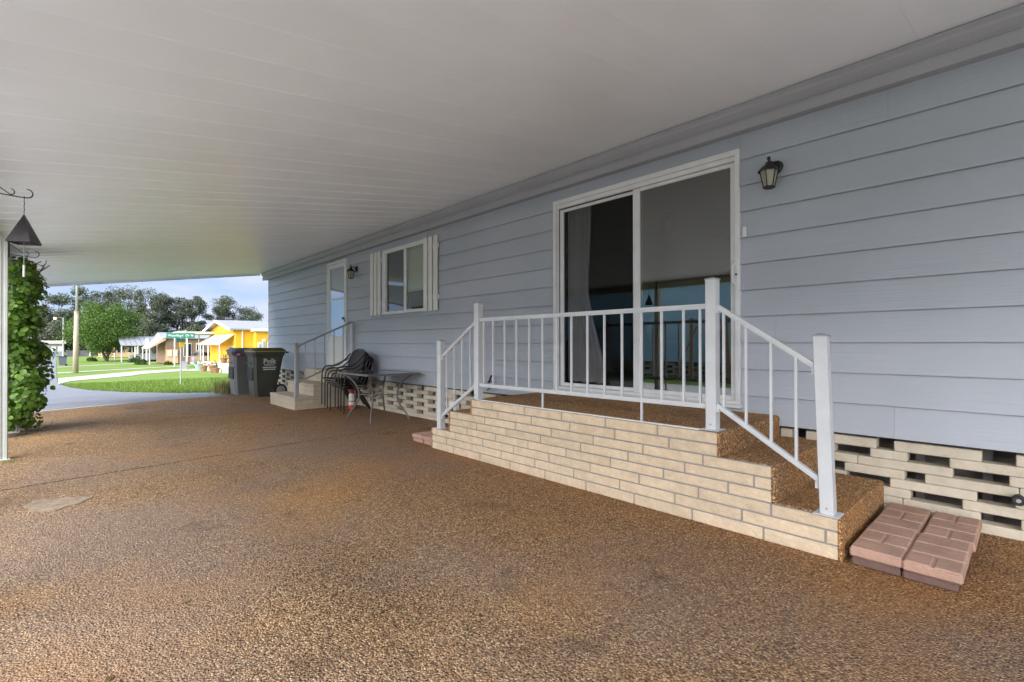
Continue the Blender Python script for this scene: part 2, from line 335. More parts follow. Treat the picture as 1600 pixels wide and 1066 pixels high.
# ------------------------------------------------------------------ ground
def sheet(name, poly, z, m, thick=None, **k):
    """flat polygon draped on the falling ground"""
    bm = bmesh.new(); vs = [bm.verts.new((x, y, 0)) for x, y in poly]; bm.faces.new(vs)
    for yy in (12, 40): bmesh.ops.bisect_plane(bm, geom=bm.verts[:]+bm.edges[:]+bm.faces[:], plane_co=(0, yy, 0), plane_no=(0, 1, 0))
    for v in bm.verts: v.co.z = gz(v.co.y)+z
    bmesh.ops.recalc_face_normals(bm, faces=bm.faces)
    if bm.faces[0].normal.z < 0: bmesh.ops.reverse_faces(bm, faces=bm.faces)
    me = bpy.data.meshes.new(name); bm.to_mesh(me); bm.free(); return tag(link(name, me, m), **k)
sheet('lawn', [(-700, -60), (700, -60), (700, 1200), (-700, 1200)], -.05, M_['grass'], kind='structure')
sheet('road', [(-12.0, 11.2), (-5.6, 11.2), (-4.6, 11.55), (-4.17, 11.7), (-3.3, 12.0), (-1.94, 12.35), (-1.0, 12.2), (.5, 12.1), (30, 12.1), (30, 13.6), (1.5, 13.65), (-.71, 14.0), (-1.3, 14.45), (-1.77, 15.0),
    (-2.65, 17.0), (-3.36, 19.8), (-3.76, 23.0), (-4.01, 26.8), (-4.12, 30), (-4.2, 39), (-4.33, 57), (-4.5, 96), (-4.9, 140), (-9.5, 140), (-9.2, 14)], -.035, M_['asphalt'], kind='structure')
sheet('path', [(-4.1, 27.6), (-3.65, 32.0), (-.01, 41.6), (2.88, 44.3), (4.4, 43.3), (4.4, 47.3), (3.19, 47.9), (.47, 46.6), (-4.13, 40.3)], -.03, M_['concrete'], kind='structure')
sheet('path', [(-4.2, 46.6), (.95, 51.0), (5, 54.0), (5, 55.0), (.95, 52.2), (-4.24, 48.2)], -.03, M_['concrete'], kind='structure')
sheet('path', [(-4.25, 58.8), (2.29, 65.0), (4, 66.4), (4, 67.5), (2.29, 66.4), (-4.3, 60.2)], -.03, M_['concrete'], kind='structure')
# pale concrete lip where the drive meets the road
sheet('driveway_apron', [(-5.4, 11.1), (-4.5, 11.15), (-3.2, 11.45), (-1.94, 11.75), (-1.2, 11.6), (.4, 11.6), (.4, 12.16), (-1.0, 12.26), (-1.94, 12.42), (-3.3, 12.12), (-4.2, 11.8), (-5.4, 11.35)], -.028, M_['concrete'], kind='structure')

def slab(name, poly, z0, z1, m, ch=.006, parent=None, **k):
    bm = bmesh.new(); vs = [bm.verts.new((x, y, z0)) for x, y in poly]; f = bm.faces.new(vs)
    r = bmesh.ops.extrude_face_region(bm, geom=[f]); top = [v for v in r['geom'] if isinstance(v, bmesh.types.BMVert)]
    for v in top: v.co.z = z1
    bmesh.ops.recalc_face_normals(bm, faces=bm.faces)
    if ch:
        te = [e for e in bm.edges if all(abs(v.co.z-z1) < 1e-6 for v in e.verts)]
        bmesh.ops.bevel(bm, geom=te, offset=ch, segments=2, affect='EDGES')
    me = bpy.data.meshes.new(name); bm.to_mesh(me); bm.free(); return tag(link(name, me, m, parent), **k)
drive = empty('driveway', kind='structure')
def jag(x0, y0, x1, y1, n, a, rnd=random.Random(3)):
    return [(x0+(x1-x0)*i/n, y0+(y1-y0)*i/n+(rnd.uniform(-a, a) if 0 < i < n else 0)) for i in range(n+1)]
j1 = jag(-4.58, 5.42, .15, 6.0, 90, .007); j2 = jag(-4.58, 8.75, .15, 9.0, 60, .004)
gapw = .024
slab('paving_slab', [(.15, -3), (-4.58, -3)]+[(x, y) for x, y in j1], -.12, 0, M_['agg'], .005, drive)
slab('paving_slab', [(x, y+gapw) for x, y in reversed(j1)]+[(x, y) for x, y in j2], -.12, 0, M_['agg'], .005, drive)
slab('paving_slab', [(x, y+.010) for x, y in reversed(j2)]+[(-4.58, 11.05), (-4.2, 11.45), (-3.3, 11.72), (-2.6, 11.95), (-1.94, 12.06), (-1.1, 11.9), (.15, 11.85)], -.12, .0, M_['agg'], .005, drive)
MB().box((-4.57, -2.9, -.11), (.14, 11.0, -.030)).build('joint_bed', M_['dirt'], drive)
# smooth cement patch in the drive
pp = []; rn = random.Random(5)
for i in range(40):
    a = 2*pi*i/40; r = 1+.16*sin(3*a+1)+.10*sin(7*a)+rn.uniform(-.05, .05); pp.append((-4.03+.16*cos(a)*r, 4.74+.17*sin(a)*r-.03*cos(a)))
slab('cement_patch', pp, -.002, .0045, mat('smooth_cement', (.26, .20, .145), .9, .35, 14, .6, 60), .001, drive)
sheet('bounce_ground', [(-8.6, -14), (4, -14), (4, -3.0), (-4.56, -3), (-4.56, 11.1), (-8.6, 11.2)], -.03, mat('pale_bounce_ground', (.64, .63, .61), .9, .12, 4, .5, 50), kind='structure')  # pale ground added to bounce light up to the ceiling and wall

# ------------------------------------------------------------------ the house
home = empty('mobile_home', (0, 0, 0), label='grey-blue lap-sided mobile home with white sliding door and tan block skirt', cat='house')
Z0, EX = .508, .2095
Y0, Y1 = -3.2, 13.65
SL = (1.59, 3.595, .64, 2.695); WN = (6.13, 7.49, 1.62, 2.70); FD = (8.90, 9.82, .66, 2.765)
# backing wall round the openings, painted near-black as shade behind the laps
w = MB()
w.box((.012, Y0, .50), (.09, SL[0], 2.95)); w.box((.012, SL[0], SL[3]), (.09, SL[1], 2.95)); w.box((.012, SL[0], .50), (.09, SL[1], SL[2]))
w.box((.012, SL[1], .50), (.09, WN[0], 2.95)); w.box((.012, WN[0], WN[3]), (.09, WN[1], 2.95)); w.box((.012, WN[0], .50), (.09, WN[1], WN[2]))
w.box((.012, WN[1], .50), (.09, FD[0], 2.95)); w.box((.012, FD[0], FD[3]), (.09, FD[1], 2.95)); w.box((.012, FD[0], .50), (.09, FD[1], FD[2]))
w.box((.012, FD[1], .50), (.09, Y1-.01, 2.95)); w.box((.09, Y1-.1, .50), (4.2, Y1-.012, 2.95)); w.box((.09, Y0, .5), (4.2, Y0+.1, 2.95)); w.box((4.2, Y0, .5), (4.3, Y1, 2.95))
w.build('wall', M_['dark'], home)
prof = [(-.0185, 0), (-.0195, .003), (-.0030, EX-.0036), (.0105, EX-.0036), (.0105, EX+.008), (.0118, EX+.008), (.0118, .016), (-.0125, .016), (-.0125, 0)]
def board(y0, y1, k, name='siding_board', z=None, h=EX):
    if y1-y0 < .01 or h < .01: return
    z = Z0+EX*k if z is None else z
    pf = [(p[0], p[1] if p[1] < .02 else (p[1] if h == EX else h)) for p in prof if h == EX or p[1] != EX+.008] if h > .03 else [(-.0185, 0), (-.016, h), (.011, h), (.011, 0)]
    MB().prism(pf, lambda p, t: (p[0], t, z+p[1]), y0+.0005, y1-.0005).build(name, M_['siding'], home)
rb = random.Random(21)
fixed = {0: .615, 3: 1.33, 10: .64}
for k in range(11):
    s = fixed.get(k, {1: -1.5, 2: 5.0, 4: -2.2, 5: 11.7, 6: 5.2, 7: -1.8, 8: 8.2, 9: 12.4}.get(k))
    js = [s, s+7.32, s+12.2] if k in (3, 7) else [s, s+10.98]
    cuts = [Y0]+[j for j in js if Y0+.2 < j < Y1-.2]+[Y1]
    zl, zh = Z0+EX*k, Z0+EX*(k+1)
    for a, b in zip(cuts, cuts[1:]):
        segs = [(a, b)]
        for (o0, o1, oz0, oz1) in (SL, WN, FD):
            if zh > oz0+.004 and zl < oz1-.004:
                ns = []
                for p, q in segs:
                    if q <= o0 or p >= o1: ns.append((p, q)); continue
                    if p < o0: ns.append((p, o0))
                    if q > o1: ns.append((o1, q))
                    m0, m1 = max(p, o0), min(q, o1)
                    if zh > oz1+.01: board(m0, m1, k, z=oz1+.001, h=zh-oz1)
                    if zl < oz0-.01: board(m0, m1, k, h=oz0-zl-(.031 if oz0 < 1 else .0015))
                segs = ns
        for p, q in segs: board(p, q, k)
MB().box((-.004, Y0, 2.806), (.011, Y1, 2.95)).build('frieze', M_['gutter'], home)
MB().box((-.03, Y0, 3.085), (4.35, Y1+.1, 3.2)).build('roof', M_['roof'], home)
MB().box((.012, Y0, 2.95), (.09, Y1, 3.085)).build('wall', M_['dark'], home)  # added with the roof slab to block sky leaking in above the gutter
MB().bbox((-.022, Y1, .50), (.06, Y1+.03, 2.82), .003).build('corner_trim', M_['white'], home)
# end wall boards (seen only from elsewhere)
for k in range(11):
    MB().prism(prof, lambda p, t: (t, Y1+.014-p[0], Z0+EX*k+p[1]), .062, 4.2).build('siding_board', M_['siding'], home)
# gutter and its trim under the roof pans
gp = [(-.004, 2.812), (-.100, 2.806), (-.106, 2.796), (-.112, 2.80), (-.122, 2.855), (-.122, 2.872), (-.108, 2.885), (-.106, 2.90), (-.128, 2.918), (-.146, 2.935), (-.152, 2.955), (-.152, 2.990), (-.140, 2.992), (-.02, 2.98), (-.004, 2.98)]
for a, b in ((-3.15, 2.95), (2.955, 7.1), (7.105, 11.2), (11.205, 13.83)):
    MB().prism(gp, lambda p, t: (p[0], t, p[1]), a, b).build('gutter', M_['gutter'], home)
for y in (2.95, 7.1, 11.2):
    MB().prism([(p[0]-.004, p[1]-.003) for p in gp[2:11]]+[(-.10, 2.95), (-.10, 2.815)], lambda p, t: (p[0], t, p[1]), y-.012, y+.014).build('gutter_clip', M_['gutter'], home)
# block skirt: courses with open cells
GAPS = {0: [], 1: [(.048, .213)], 2: [(.294, .538)], 3: [(.071, .228), (.646, .885)], 4: [(.468, .567), (.90, 1.08)], 5: [(.094, .335)], 6: [(.352, .553), (.753, .955)], 7: [(.067, .206), (.624, .716), (1.14, 1.23)]}
BH = .0603
def block(y0, y1, r, ch=.005):
    dx = random.uniform(-.002, .002)
    MB().bbox((.012+dx, y0+.0012, r*BH+.0008), (.11, y1-.0012, (r+1)*BH-.0012 if r < 7 else .488), ch).build('skirt_block', M_['block'], home)
for r, gl in GAPS.items():
    p = -.36+.17*(r % 2)-.1*(r % 3 == 0); solid = []
    yb_ = p-(.2 if r else 0)
    while yb_ > -3.1: block(yb_-.42, yb_, r); yb_ -= .62 if r else .421
    for g0, g1 in gl+[(1.31, 9)]: solid.append((p, g0)); p = g1
    for a, b in solid:
        n = max(1, round((b-a)/.42))
        for i in range(n): block(a+(b-a)*i/n, a+(b-a)*(i+1)/n, r)
for r in range(8):
    y = 4.3+(.31 if r % 2 else 0)
    if r == 0:
        y = 4.3
        while y < 13.6: block(y, min(y+.42, 13.64), 0); y += .4215
        continue
    while y < 13.6:
        if y+.1 < 13.6: block(y, min(y+.42+random.uniform(-.015, .015), 13.64), r)
        y += .62
cs = MB().box((.42, Y0, -.06), (4.1, Y1, .495)); cs.build('crawlspace_core', M_['dirt'], home)
MB().box((.15, Y0, -.10), (.95, Y1, -.03)).build('crawlspace_floor', M_['dirt'], home)
for y in (.17, .5, 5.2, 7.4, 10.6, 12.4): MB().bbox((.30, y, -.03), (.34, y+.05, .5), .004).build('support_leg', M_['mortar'], home)

# --- sliding door
sdoor = empty('sliding_door'); sdoor.parent = home
def part(mb, name, m, par, **k): return mb.build(name, M_[m], par, **k)
y0, y1, z0, z1 = SL
for a, b, nm in (((-.035, y0, z1-.045), (.03, y1, z1), 'frame_head'), ((-.035, y0, z0), (.03, y1, z0+.03), 'sill'), ((-.035, y0, z0+.03), (.03, y0+.038, z1-.045), 'jamb'), ((-.035, y1-.038, z0+.03), (.03, y1, z1-.045), 'jamb')):
    part(MB().bbox(a, b, .003), nm, 'frame', sdoor)
part(MB().bbox((-.012, y0+.038, z1-.085), (.02, y1-.038, z1-.046), .002), 'track', 'frame', sdoor)
part(MB().bbox((-.050, y0-.01, z0-.028), (.02, y1+.01, z0-.001), .003), 'threshold', 'frame', sdoor)
# right (near) leaf, outer track
def leaf(ya, yb, x, gm, za=z0+.03, zb=z1-.09, wl=.06, wr=.06, bot=.035, top=.03):
    part(MB().bbox((x, ya, za), (x+.03, ya+wl, zb), .003), 'stile', 'frame', sdoor)
    part(MB().bbox((x, yb-wr, za), (x+.03, yb, zb), .003), 'stile', 'frame', sdoor)
    part(MB().bbox((x+.001, ya+wl, za), (x+.029, yb-wr, za+bot), .002), 'rail', 'frame', sdoor)
    part(MB().bbox((x+.001, ya+wl, zb-top), (x+.029, yb-wr, zb), .002), 'rail', 'frame', sdoor)
    part(MB().box((x+.012, ya+wl, za+bot), (x+.018, yb-wr, zb-top)), 'glass_pane', gm, sdoor)
leaf(1.632, 2.60, .004, 'glassR', wl=.045, wr=.075); leaf(2.53, 3.555, .036, 'glassL', wl=.03, wr=.05)
h = MB(); h.tube([(-.036, 1.622, 1.60), (-.075, 1.626, 1.625), (-.082, 1.626, 1.69), (-.075, 1.626, 1.755), (-.036, 1.622, 1.78)], .009, 8); h.bbox((-.040, 1.60, 1.58), (-.034, 1.628, 1.80), .002)
part(h, 'handle', 'frame', sdoor, smooth=False)
part(MB().tube([(-.05, 1.612, 1.685), (-.03, 1.612, 1.685)], .008), 'lock', 'black', sdoor)

# room behind the sliding door
rm = MB()
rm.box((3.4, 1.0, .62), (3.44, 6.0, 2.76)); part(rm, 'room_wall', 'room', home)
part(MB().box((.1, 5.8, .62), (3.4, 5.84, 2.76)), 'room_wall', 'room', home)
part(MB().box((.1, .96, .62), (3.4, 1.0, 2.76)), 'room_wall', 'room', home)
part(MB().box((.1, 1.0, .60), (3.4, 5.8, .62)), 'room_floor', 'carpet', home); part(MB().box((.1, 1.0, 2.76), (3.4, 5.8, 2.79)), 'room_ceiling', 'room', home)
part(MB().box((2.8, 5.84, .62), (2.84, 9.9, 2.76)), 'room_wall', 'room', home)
# curtain just inside the far edge of the door
cv = MB(); prof_c = []
for i in range(61):
    t = i/60; prof_c.append((.15+.026*sin(t*30)+.010*sin(t*71), 3.24+t*.28))
def cfn(z):
    s = (z-.66)/(2.62-.66); return s
vv = []; ff = []; nzs = 14
for j in range(nzs+1):
    z = .72+(2.62-.72)*j/nzs; sw = .17*max(0, min(1, (1.7-z)/.8))+.02*sin(z*3)      # hem sweeps toward the middle
    for i, (x, y) in enumerate(prof_c):
        t = 1-i/60; vv.append((x, y-t*(.0+sw*1.1), z))
for j in range(nzs):
    for i in range(60): a = j*61+i; ff.append((a, a+1, a+62, a+61))
cur = link('curtain', MB().add(vv, ff).raw(), M_['curtain'], smooth=True)
tag(cur, 'pale grey curtain gathered inside the left pane of the sliding door', 'curtain')
# fixture hanging in the room
fx = empty('ceiling_fixture', (1.5, 3.05, 2.76), label='black ribbed spotlight fixture on the ceiling of the room behind the sliding door', cat='light fixture')
part(MB().lathe([(.05, -.02), (.05, 0)], n=16), 'canopy', 'black', fx); part(MB().tube([(0, 0, -.02), (0, 0, -.12)], .01), 'stem', 'black', fx)
hd = MB()
for i in range(5): hd.lathe([(.055, -.12+i*.045), (.07, -.11+i*.045), (.055, -.10+i*.045)], (0, 0, -.16), 16, 1)
part(hd, 'head', 'black', fx)

# --- double window with shutters
win = empty('window'); win.parent = home
y0, y1, z0, z1 = WN
for a, b, nm in (((-.03, y0, z1-.06), (.02, y1, z1), 'frame_head'), ((-.04, y0-.0, z0), (.02, y1, z0+.045), 'sill'), ((-.03, y0, z0+.045), (.02, y0+.075, z1-.06), 'jamb'), ((-.03, y1-.11, z0+.045), (.02, y1, z1-.06), 'jamb'),
                 ((-.02, 6.735, z0+.045), (.015, 6.80, z1-.06), 'mullion')):
    part(MB().bbox(a, b, .003), nm, 'frame', win)
part(MB().box((-.002, 6.205, z0+.045), (.002, 6.735, z1-.06)), 'glass_pane', 'glassW', win)
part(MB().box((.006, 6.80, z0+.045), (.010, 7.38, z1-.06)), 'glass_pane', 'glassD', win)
bl = MB()
for i in range(30):
    z = 2.62-i*.0245
    if z > 1.98: bl.add([(.024, 6.16, z), (.033, 6.16, z+.0255), (.033, 6.78, z+.0255), (.024, 6.78, z)], [(0, 1, 2, 3)])
bl.build('window_blind', M_['blind'], win, kind='stuff')
part(MB().box((.022, 6.17, 1.955), (.036, 6.77, 1.978)), 'blind_rail', 'blind', win)
for ya, sides in ((5.83, 1), (7.53, -1)):
    sh = empty('shutter'); sh.parent = home
    for i in range(3): part(MB().bbox((-.045, ya+i*.132, 1.615), (-.027, ya+i*.132+.098, 2.705), .003), 'slat', 'white', sh)
    for z in (1.78, 2.52): part(MB().bbox((-.026, ya-.012, z), (-.013, ya+.376, z+.07), .002), 'cleat', 'white', sh)

# --- far storm door
fd = empty('storm_door'); fd.parent = home
y0, y1, z0, z1 = FD
for a, b, nm in (((-.03, y0, z1-.05), (.02, y1, z1), 'frame_head'), ((-.03, y0, z0), (.02, y0+.045, z1-.05), 'jamb'), ((-.03, y1-.045, z0), (.02, y1, z1-.05), 'jamb'), ((-.05, y0, z0-.03), (.02, y1, z0-.002), 'threshold')):
    part(MB().bbox(a, b, .003), nm, 'frame', fd)
ya, yb, za, zb = y0+.05, y1-.05, z0+.01, z1-.055
for a, b, nm in (((-.02, ya, za), (.0, ya+.075, zb), 'stile'), ((-.02, yb-.075, za), (.0, yb, zb), 'stile'), ((-.019, ya+.075, zb-.08), (-.001, yb-.075, zb), 'rail'), ((-.019, ya+.075, 2.00), (-.001, yb-.075, 2.03), 'rail')):
    part(MB().bbox(a, b, .003), nm, 'frame', fd)
part(MB().bbox((-.018, ya+.075, za), (-.002, yb-.075, 1.29), .003), 'kick_panel', 'white', fd)
part(MB().box((-.012, ya+.075, 1.29), (-.008, yb-.075, 2.00)), 'glass_pane', 'glassF', fd); part(MB().box((-.012, ya+.075, 2.03), (-.008, yb-.075, zb-.08)), 'glass_pane', 'glassF', fd)
part(MB().bbox((.05, ya-.02, z0), (.085, yb+.02, z1-.03), .004), 'inner_door', 'white', fd)
for j in range(2):
    for i in range(2): part(MB().box((.044, 9.13+i*.24, 2.12+j*.22), (.049, 9.33+i*.24, 2.31+j*.22)), 'door_light', 'blind', fd)
kn = MB().tube([(-.02, ya+.03, 1.62), (-.06, ya+.03, 1.62)], .009); kn.lathe([(.012, -.075), (.026, -.065), (.026, -.05), (.01, -.045)], (0, ya+.03, 1.62), 16, 0)
part(kn, 'knob', 'black', fd)
bt = MB().box((-.03, ya+.02, 1.555), (-.021, ya+.05, 1.60)); part(bt, 'lock', 'black', fd)

part(MB().bbox((-.028, 1.542, 1.98), (-.012, 1.568, 2.06), .004), 'doorbell', 'white', home)

# ------------------------------------------------------------------ carport roof
cp = empty('carport', (-4.55, 6, 0), label='white pan carport roof on slim fluted posts, covering the driveway beside the home', cat='carport')
cpi = cp.location
def cpart(mb, name, m, **k):
    o = mb.build(name, M_[m], cp, **k); o.location = -Vector(cpi); return o
def rz(x): return 2.995+(x+.15)*.152
XO = -4.74
y = -3.15; i = 0; rp = random.Random(4)  # unseen roof run behind the camera, lengthened to cut light from there
while y < 13.9:
    wd = .305; tw = rp.uniform(-.0025, .0025); tw2 = rp.uniform(-.0025, .0025)
    q = min(1, max(.28, (y+.5)/6)); tw *= q; tw2 *= q
    pr = [(0, .0), (.004, -.005*q*q), (.012, -.0055*q*q), (.018, 0+tw), (.09, .0025*q), (.16, .001*q+tw2), (.23, .0025*q), (.2997, .0), (.2997, .055), (0, .055)]
    mb = MB(); mb.prism(pr, lambda p, t: (t, y+p[0], rz(t)+p[1]), XO, .05); cpart(mb, 'roof_panel', 'roof'); y += .3; i += 1
YE = y
cpart(MB().prism([(0, -.045), (.004, -.05), (.03, -.05), (.034, .07), (0, .07)], lambda p, t: (t, YE+.002+p[0], rz(t)+p[1]), XO, -.14), 'end_fascia', 'roof')
cpart(MB().bbox((-4.60, -3.15, 2.20), (-4.50, YE-.05, 2.318), .004), 'beam', 'beam')
cpart(MB().bbox((XO-.09, -3.15, 2.26), (XO-.002, YE, 2.36), .008), 'outer_gutter', 'roof')
def post(x, y):
    s = .047; pts = []
    for (ax, ay), (bx, by) in (((-s, -s), (s, -s)), ((s, -s), (s, s)), ((s, s), (-s, s)), ((-s, s), (-s, -s))):
        nx, ny = (ay-by), (bx-ax); L = math.hypot(nx, ny); nx /= L; ny /= L
        for t, d in ((0, 0), (.2, 0), (.26, .008), (.40, .008), (.46, 0), (.54, 0), (.60, .008), (.74, .008), (.8, 0)):
            pts.append((ax+(bx-ax)*t+nx*d, ay+(by-ay)*t+ny*d))
    cpart(MB().prism(pts, lambda p, t: (x+p[0], y+p[1], t), 0, 2.2), 'post', 'postpaint')
    cpart(MB().bbox((x-.07, y-.07, .0), (x+.07, y+.07, .006), .002), 'post_foot', 'white')
PY = (-2.85, -.9, 1.05, 3.0, 4.96, 6.93, 8.95, 11.0, 13.2)
for yy in PY: post(-4.437, yy) if yy > 6 and yy < 7.5 else post(-4.46, yy)
ds = MB(); ds.tube([(XO-.05, 5.55, 2.28), (XO-.05, 5.55, 2.15), (-4.66, 5.55, 2.02), (-4.66, 5.55, .12), (-4.75, 5.55, .05)], .035, 8)
cpart(ds, 'downspout', 'white')

# ------------------------------------------------------------------ main porch
porch = empty('porch', (-.52, 2.5, 0), label='raised exposed-aggregate porch faced with long cream bricks, steps at both ends, below the sliding door', cat='porch')
po = Vector(porch.location)
def ppart(mb, name, m, **k):
    o = mb.build(name, M_[m], porch, **k); o.location = -po; return o
XF = -1.04
steps = [(1.305, 3.785, .585), (.995, 4.15, .432), (.672, 4.474, .222)]   # y0, y1, top
for (a, b, t) in steps:
    bb = {'x0': XF+.022}
    zb = 0 if t < .3 else t-.24
    ppart(MB().bbox((XF+.022, a-.0, max(0, zb)-.002), (-.006, b, t), .012), 'concrete_step', 'agg2')
    # ragged aggregate lip at both ends, flush with the veneer
    for yy, sg in ((a, 1), (b, -1)):
        ppart(MB().bbox((XF-.004, yy if sg > 0 else yy-.020, (0 if t < .3 else t-(.153 if t > .5 else .21))), (XF+.0225, yy+.020 if sg > 0 else yy, t-.002), .003), 'aggregate_edge', 'agg2')
CH = .0735
offs = [.20, .32, .158, .401, .25, .128, .361, .015]
lo_hi = [steps[2][:2]]*3+[steps[1][:2]]*3+[steps[0][:2]]*2
mort = MB()
for (a, b), zz0, zz1 in ((steps[2][:2], 0, 3*CH-.003), (steps[1][:2], 3*CH-.003, 6*CH-.010), (steps[0][:2], 6*CH-.010, .582)):
    mort.box((XF+.007, a+.02, zz0), (XF+.0215, b-.02, zz1))
ppart(mort, 'mortar_bed', 'mortar')
ztop = [0, .0735, .147, .2205, .291, .361, .4315, .507, .583]
for r in range(8):
    a, b = lo_hi[r]; a += .021; b -= .021
    cuts = [a]; k = math.floor((a-offs[r])/.43)
    while offs[r]+.43*k < b:
        c = offs[r]+.43*k
        if c > a+.05 and c < b-.05: cuts.append(c)
        k += 1
    cuts.append(b)
    for p, q in zip(cuts, cuts[1:]):
        g = .0058
        ppart(MB().bbox((XF-.002+random.uniform(-.0015, .0015), p+(g if p > a else 0), ztop[r]+(.0048 if r else .0)), (XF+.021, q-(g if q < b else 0), ztop[r+1]-.0054), .004), 'brick', 'brick')
ppart(MB().bbox((XF-.006, 1.44, .584), (XF+.018, 3.70, .592), .002), 'edge_strip', 'white')

# --- porch railing
rail = empty('porch_railing', (-1.0, 2.5, .585), label='white metal railing with square posts and thin balusters along the porch front', cat='railing')
ro = Vector(rail.location)
def rpart(mb, name, m='rail', **k):
    o = mb.build(name, M_[m], rail, **k); o.location = -ro; return o
def newel(y, zb, zt, lean=0):
    s = .0325
    v = []
    pts = [(-s+.003, -s), (s-.003, -s), (s, -s+.003), (s, s-.003), (s-.003, s), (-s+.003, s), (-s, s-.003), (-s, -s+.003)]
    rpart(MB().prism(pts, lambda p, t: (-1+p[0], y+p[1]+lean*(t-zb)/(zt-zb), t), zb, zt), 'newel_post')
    c = MB(); s2 = .036; yy = y+lean
    c.add([(-1-s2, yy-s2, zt), (-1+s2, yy-s2, zt), (-1+s2, yy+s2, zt), (-1-s2, yy+s2, zt), (-1-s2, yy-s2, zt+.006), (-1+s2, yy-s2, zt+.006), (-1+s2, yy+s2, zt+.006), (-1-s2, yy+s2, zt+.006), (-1, yy, zt+.02)],
          [(0, 3, 2, 1), (0, 1, 5, 4), (1, 2, 6, 5), (2, 3, 7, 6), (3, 0, 4, 7), (4, 5, 8), (5, 6, 8), (6, 7, 8), (7, 4, 8)])
    rpart(c, 'post_cap', 'railgrey')
    rpart(MB().bbox((-1.055, y-.06, zb-.001), (-.945, y+.06, zb+.005), .002), 'base_plate')
    b = MB()
    for dz in (.04,): b.lathe([(.006, 0), (.006, .004), (.002, .006)], (0, 0, 0), 8, 0)
    b = MB(); b.tube([(-1-s-.004, y, zb+.035), (-1-s+.002, y, zb+.035)], .006, 8); rpart(b, 'bolt', 'railgrey')
newel(1.370, .592, 1.533); newel(3.706, .592, 1.528); newel(.745, .222, 1.170, .030); newel(4.348, .222, 1.160, .0)
def railbar(p, q, top=True):
    mb = MB(); d = Vector(q)-Vector(p)
    mb.bar(p, q, .030, .020)
    mb.bar((p[0], p[1], p[2]-.016), (q[0], q[1], q[2]-.016), .018, .012)
    rpart(mb, 'rail_bar')
railbar((-1, 1.403, 1.375), (-1, 3.674, 1.371)); railbar((-1, 1.403, .742), (-1, 3.674, .735))
railbar((-1, .800, 1.012), (-1, 1.338, 1.368)); railbar((-1, .780, .398), (-1, 1.338, .752))
railbar((-1, 3.738, 1.352), (-1, 4.316, 1.000)); railbar((-1, 3.738, .730), (-1, 4.316, .368))
def bal(y, zb, zt): rpart(MB().bar((-1, y, zb), (-1, y, zt), .014, .014), 'baluster')
for yb in (3.623, 3.485, 3.322, 3.163, 3.0, 2.839, 2.679, 2.521, 2.359, 2.198, 2.042, 1.879, 1.722, 1.563, 1.45):
    bal(yb, .748, 1.36)
for yb in (2.839, 1.879): bal(yb, .586, .728)
for yb in (1.299, 1.166, 1.027, .897):
    bal(yb, .398+(yb-.78)*.634+.01, 1.012+(yb-.80)*.662-.012)
for yb in (4.242, 4.104, 3.972, 3.834):
    bal(yb, .368+(4.316-yb)*.626+.01, 1.0+(4.316-yb)*.609-.012)
for (yy, zz) in ((1.335, 1.33), (1.335, .715), (.805, .975), (.79, .36), (3.742, 1.315), (4.312, .965), (4.312, .335)):
    b = MB().bar((-1, yy-.012, zz+.008), (-1, yy+.012, zz+.008), .034, .035); rpart(b, 'bracket')

# ------------------------------------------------------------------ pavers
def paver_mesh(dx, dy, h, grooves):
    """one paver, its top cut into false joints"""
    mb = MB(); mb.bbox((0, 0, 0), (dx, dy, h-.006), .009)
    for (a, b, c, d) in grooves: mb.bbox((a+.0035, b+.0035, h-.016), (c-.0035, d-.0035, h), .007)
    return mb
def basket(dx, dy, fl):
    t = dx/3.0; g = []
    if not fl: g = [(0, 0, t, dy), (t, 0, 2*t, dy*.5), (t, dy*.5, 2*t, dy), (2*t, 0, dx, dy)]
    else: g = [(0, 0, t, dy*.5), (0, dy*.5, t, dy), (t, 0, 2*t, dy), (2*t, 0, dx, dy*.5), (2*t, dy*.5, dx, dy)]
    return g
pv = empty('paver_step', (-.5, .43, 0), label='low reddish step of two layers of grooved pavers beside the near porch steps', cat='paver step')
def pav(par, x, y, z, dx, dy, h, gr, m='paver', nm='paver'):
    o = paver_mesh(dx, dy, h, gr).build(nm, M_[m], par); o.location = Vector((x, y, z))-Vector(par.location); return o
def strips(dx, dy, code):
    t = dx/3.0; g = []
    for q, c in enumerate(code): g += [(t*q, 0, t*(q+1), dy)] if c == 'F' else [(t*q, 0, t*(q+1), dy*.5), (t*q, dy*.5, t*(q+1), dy)]
    return g
for x, y, dx, code in ((-1.045, .430, .50, 'FHF'), (-.543, .427, .50, 'FHF'), (-1.052, .214, .50, 'HFF'), (-.548, .203, .50, 'HFH')):
    pav(pv, x, y, .046, dx, .213 if y > .3 else .216, .052, strips(dx, .213, code))
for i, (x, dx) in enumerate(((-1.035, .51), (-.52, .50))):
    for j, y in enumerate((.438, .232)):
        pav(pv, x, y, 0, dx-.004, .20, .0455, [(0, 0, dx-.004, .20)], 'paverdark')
pl_ = empty('paver_step', (-.75, 4.75, 0), label='small reddish paver pad against the far end of the porch', cat='paver step')
for i, (x, dx) in enumerate(((-1.01, .33), (-.675, .33))):
    for j, y in enumerate((4.485, 4.71)): pav(pl_, x, y, .045, dx, .218, .045, basket(dx, .218, (i+j) % 2)); pav(pl_, x+.008, y+.003, 0, dx-.012, .205, .0445, [(0, 0, dx-.012, .205)])

